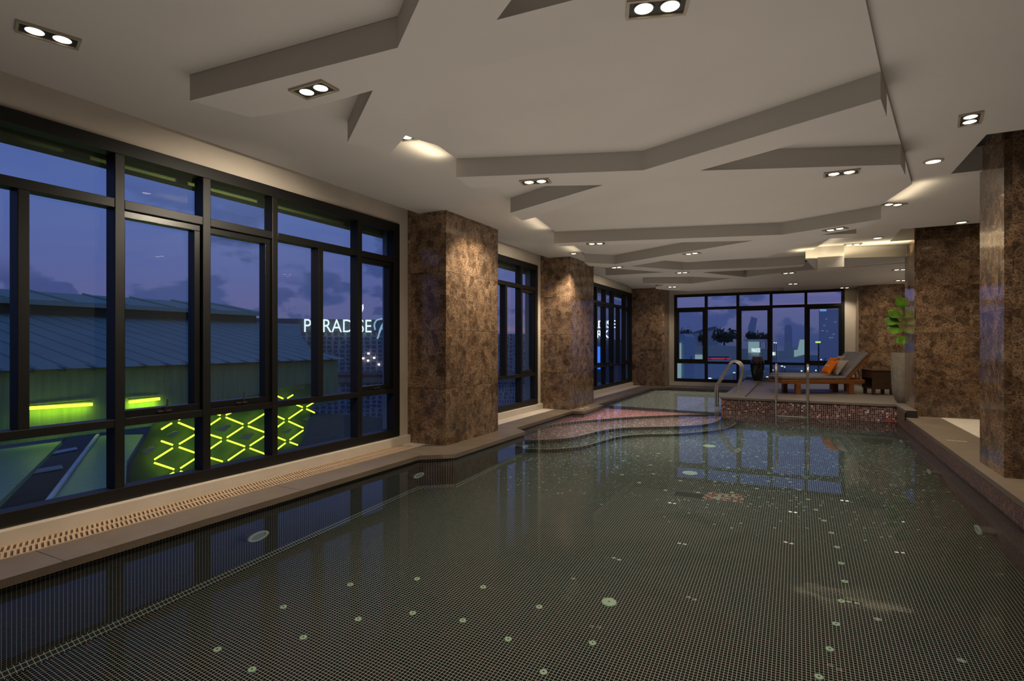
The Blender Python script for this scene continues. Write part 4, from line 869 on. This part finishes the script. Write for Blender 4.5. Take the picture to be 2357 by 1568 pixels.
# elevated road and vehicles
def road(px_top, px_bot, z, label, mat):
    P_ = [onz(u,v,z) for u,v in px_top+px_bot[::-1]]; c_ = P_[0]
    o = MB().prism([(p.x-c_.x,p.y-c_.y) for p in P_], -.6, 0).build('elevated_road', mat, loc=(c_.x,c_.y,z)); return tag(o, label, 'road')
road([(1555,850),(1640,832),(1720,831),(1800,828),(1860,825)],[(1555,890),(1640,872),(1720,852),(1800,842),(1860,836)], -2.0, 'curving elevated road across the lower far window', plain('road_blue',(.5,.5,.42),.7))
c_ = onz(1652,828,-1.999); t_ = thing('bus', 'white and red bus on the elevated road in the far window', 'bus', (c_.x,c_.y,-1.999), R(12))
k_ = (c_-EP).dot(FW)/FPX
MB().box(-26*k_,26*k_,-.6,.6,.25,9*k_).build('body', plain('bus_white',(.7,.72,.74),.4), t_, bevel=.1)
MB().box(-26.2*k_,26.2*k_,-.62,.62,2.2*k_,4*k_).build('stripe', emis('bus_red_glow',(.8,.06,.08),.5), t_)  # stripe glows by itself, standing in for red light trails
MB().box(-24*k_,24*k_,-.615,.615,5*k_,7.6*k_).build('window_band', plain('bus_glass',(.05,.06,.08),.2), t_)
for x in (-17,17): MB().tube([(x*k_,-.6,.28),(x*k_,.6,.28)], .28, 12).build('wheel', M['vent'], t_)
LITE = [(1634,871,9,.9),(1662,873,4,.9),(1690,858,6,.7),(1706,860,3,.9),(1722,872,5,.6),(1757,855,4,.9),(1766,868,5,.8),(1778,852,5,.8),(1800,843,5,.9),(1806,845,3,.8),(1845,854,4,.9),(1878,853,3,.9),(1890,828,3,.8),(1862,795,2,.8),(1782,789,2,1),(1786.5,789.5,2,1)]
for i,(u,v,w_,e_) in enumerate(LITE):
    p = ony(u,v,46); o = thing('street_light', None, None, (p.x,p.y,-6.5)); MB().lathe([(.02,-.05),(.06*w_/3,0),(.02,.05)],10,(0,0,p.z+6.5)).build('lamp', emis('street_glow',(.7,.92,1),1.3*e_), o); MB().tube([(0,.05,0),(0,.05,p.z+6.5)],.02,6).build('pole', M['vent'], o)
    tag(o, 'small bluish street light glowing beyond the far window', 'street light', 'street lights beyond the far window')
p = ony(1877,789.5,46); q = ony(1889,786,46); o = thing('billboard', None, None, (p.x,p.y,-6.5)); MB().box(0,q.x-p.x,0,.1,p.z+6.5,q.z+6.5).build('lit_panel', emis('billboard_glow',(.55,.85,.15),1.2), o); MB().tube([(.2,.15,0),(.2,.15,p.z+6.5)],.05,6).build('pole', M['vent'], o); tag(o, 'tiny yellow green lit billboard right in the far window', 'billboard')
# near parapet seen low through the windows
# ------------------------------------------------------------------ sky
w = bpy.data.worlds.new('dusk'); bpy.context.scene.world = w; w.use_nodes = True; nt = w.node_tree; nt.nodes.clear()
def wn(k, **kw):
    x = nt.nodes.new(k)
    for a, b_ in kw.items(): setattr(x, a, b_)
    return x
out = wn('ShaderNodeOutputWorld'); bg = wn('ShaderNodeBackground'); nt.links.new(bg.outputs[0], out.inputs[0])
tc = wn('ShaderNodeTexCoord'); sp = wn('ShaderNodeSeparateXYZ'); nt.links.new(tc.outputs['Generated'], sp.inputs[0])
cr = wn('ShaderNodeValToRGB'); nt.links.new(sp.outputs[2], cr.inputs[0]); c = cr.color_ramp
stops = [(0,(70,78,116)),(.03,(88,94,138)),(.07,(92,96,148)),(.12,(86,98,156)),(.20,(82,102,164)),(.40,(66,92,158)),(1,(50,74,136))]
while len(c.elements) < len(stops): c.elements.new(.5)
for e_, (p_, k_) in zip(c.elements, stops): e_.position = p_; e_.color = (*lin(k_), 1)
def wmath(op, a, b_):
    x = wn('ShaderNodeMath', operation=op)
    for i_, q in ((0,a),(1,b_)):
        if isinstance(q, bpy.types.NodeSocket): nt.links.new(q, x.inputs[i_])
        else: x.inputs[i_].default_value = q
    return x.outputs[0]
def cloud(scale, loc, lo, hi, top, amt, colr, base, det=8):
    mp = wn('ShaderNodeMapping'); nt.links.new(tc.outputs['Generated'], mp.inputs[0]); mp.inputs['Scale'].default_value = scale; mp.inputs['Location'].default_value = loc
    nz = wn('ShaderNodeTexNoise'); nt.links.new(mp.outputs[0], nz.inputs['Vector']); nz.inputs['Scale'].default_value = 1; nz.inputs['Detail'].default_value = det; nz.inputs['Roughness'].default_value = .52
    rm = wn('ShaderNodeMapRange'); nt.links.new(nz.outputs[0], rm.inputs[0]); rm.inputs[1].default_value = lo; rm.inputs[2].default_value = hi; rm.interpolation_type = 'SMOOTHSTEP'
    fd = wn('ShaderNodeMapRange'); nt.links.new(sp.outputs[2], fd.inputs[0]); fd.inputs[1].default_value = top; fd.inputs[2].default_value = top*.7
    fac = wmath('MULTIPLY', wmath('MULTIPLY', rm.outputs[0], fd.outputs[0]), amt)
    mx = wn('ShaderNodeMix', data_type='RGBA'); nt.links.new(fac, mx.inputs[0]); nt.links.new(base, mx.inputs[6]); mx.inputs[7].default_value = (*lin(colr), 1); return mx.outputs[2]
k_ = cloud((2.2,2.2,26), (3.1,.2,.7), .57, .68, .10, .3, (186,118,130), cr.outputs[0], 4)
k_ = cloud((3.6,3.6,8), (1.3,2.2,.35), .51, .55, .26, .9, (58,76,130), k_)
k_ = cloud((9,9,15), (4.3,.2,1.9), .53, .58, .12, .8, (54,70,124), k_)
nt.links.new(k_, bg.inputs[0]); bg.inputs[1].default_value = 1.03

# ------------------------------------------------------------------ camera and colour
cam = bpy.data.cameras.new('camera'); cam.sensor_width = 36; cam.lens = 36*FPX/2357; cam.shift_y = (V0-784)/2357; cam.clip_end = 1000; cam.clip_start = .05
co = bpy.data.objects.new('camera', cam); C.objects.link(co); co.location = EP; co.rotation_euler = (R(90),0,TH); bpy.context.scene.camera = co
sc = bpy.context.scene
sc.view_settings.view_transform = 'Standard'; sc.view_settings.look = 'None'; sc.view_settings.exposure = 0; sc.view_settings.gamma = 1
sc.cycles.use_denoising = True
sc.cycles.max_bounces = 7; sc.cycles.diffuse_bounces = 2; sc.cycles.glossy_bounces = 3; sc.cycles.transmission_bounces = 4; sc.cycles.transparent_max_bounces = 12
sc.cycles.caustics_reflective = False; sc.cycles.caustics_refractive = False; sc.cycles.sample_clamp_indirect = 4
sc.cycles.adaptive_threshold = .015
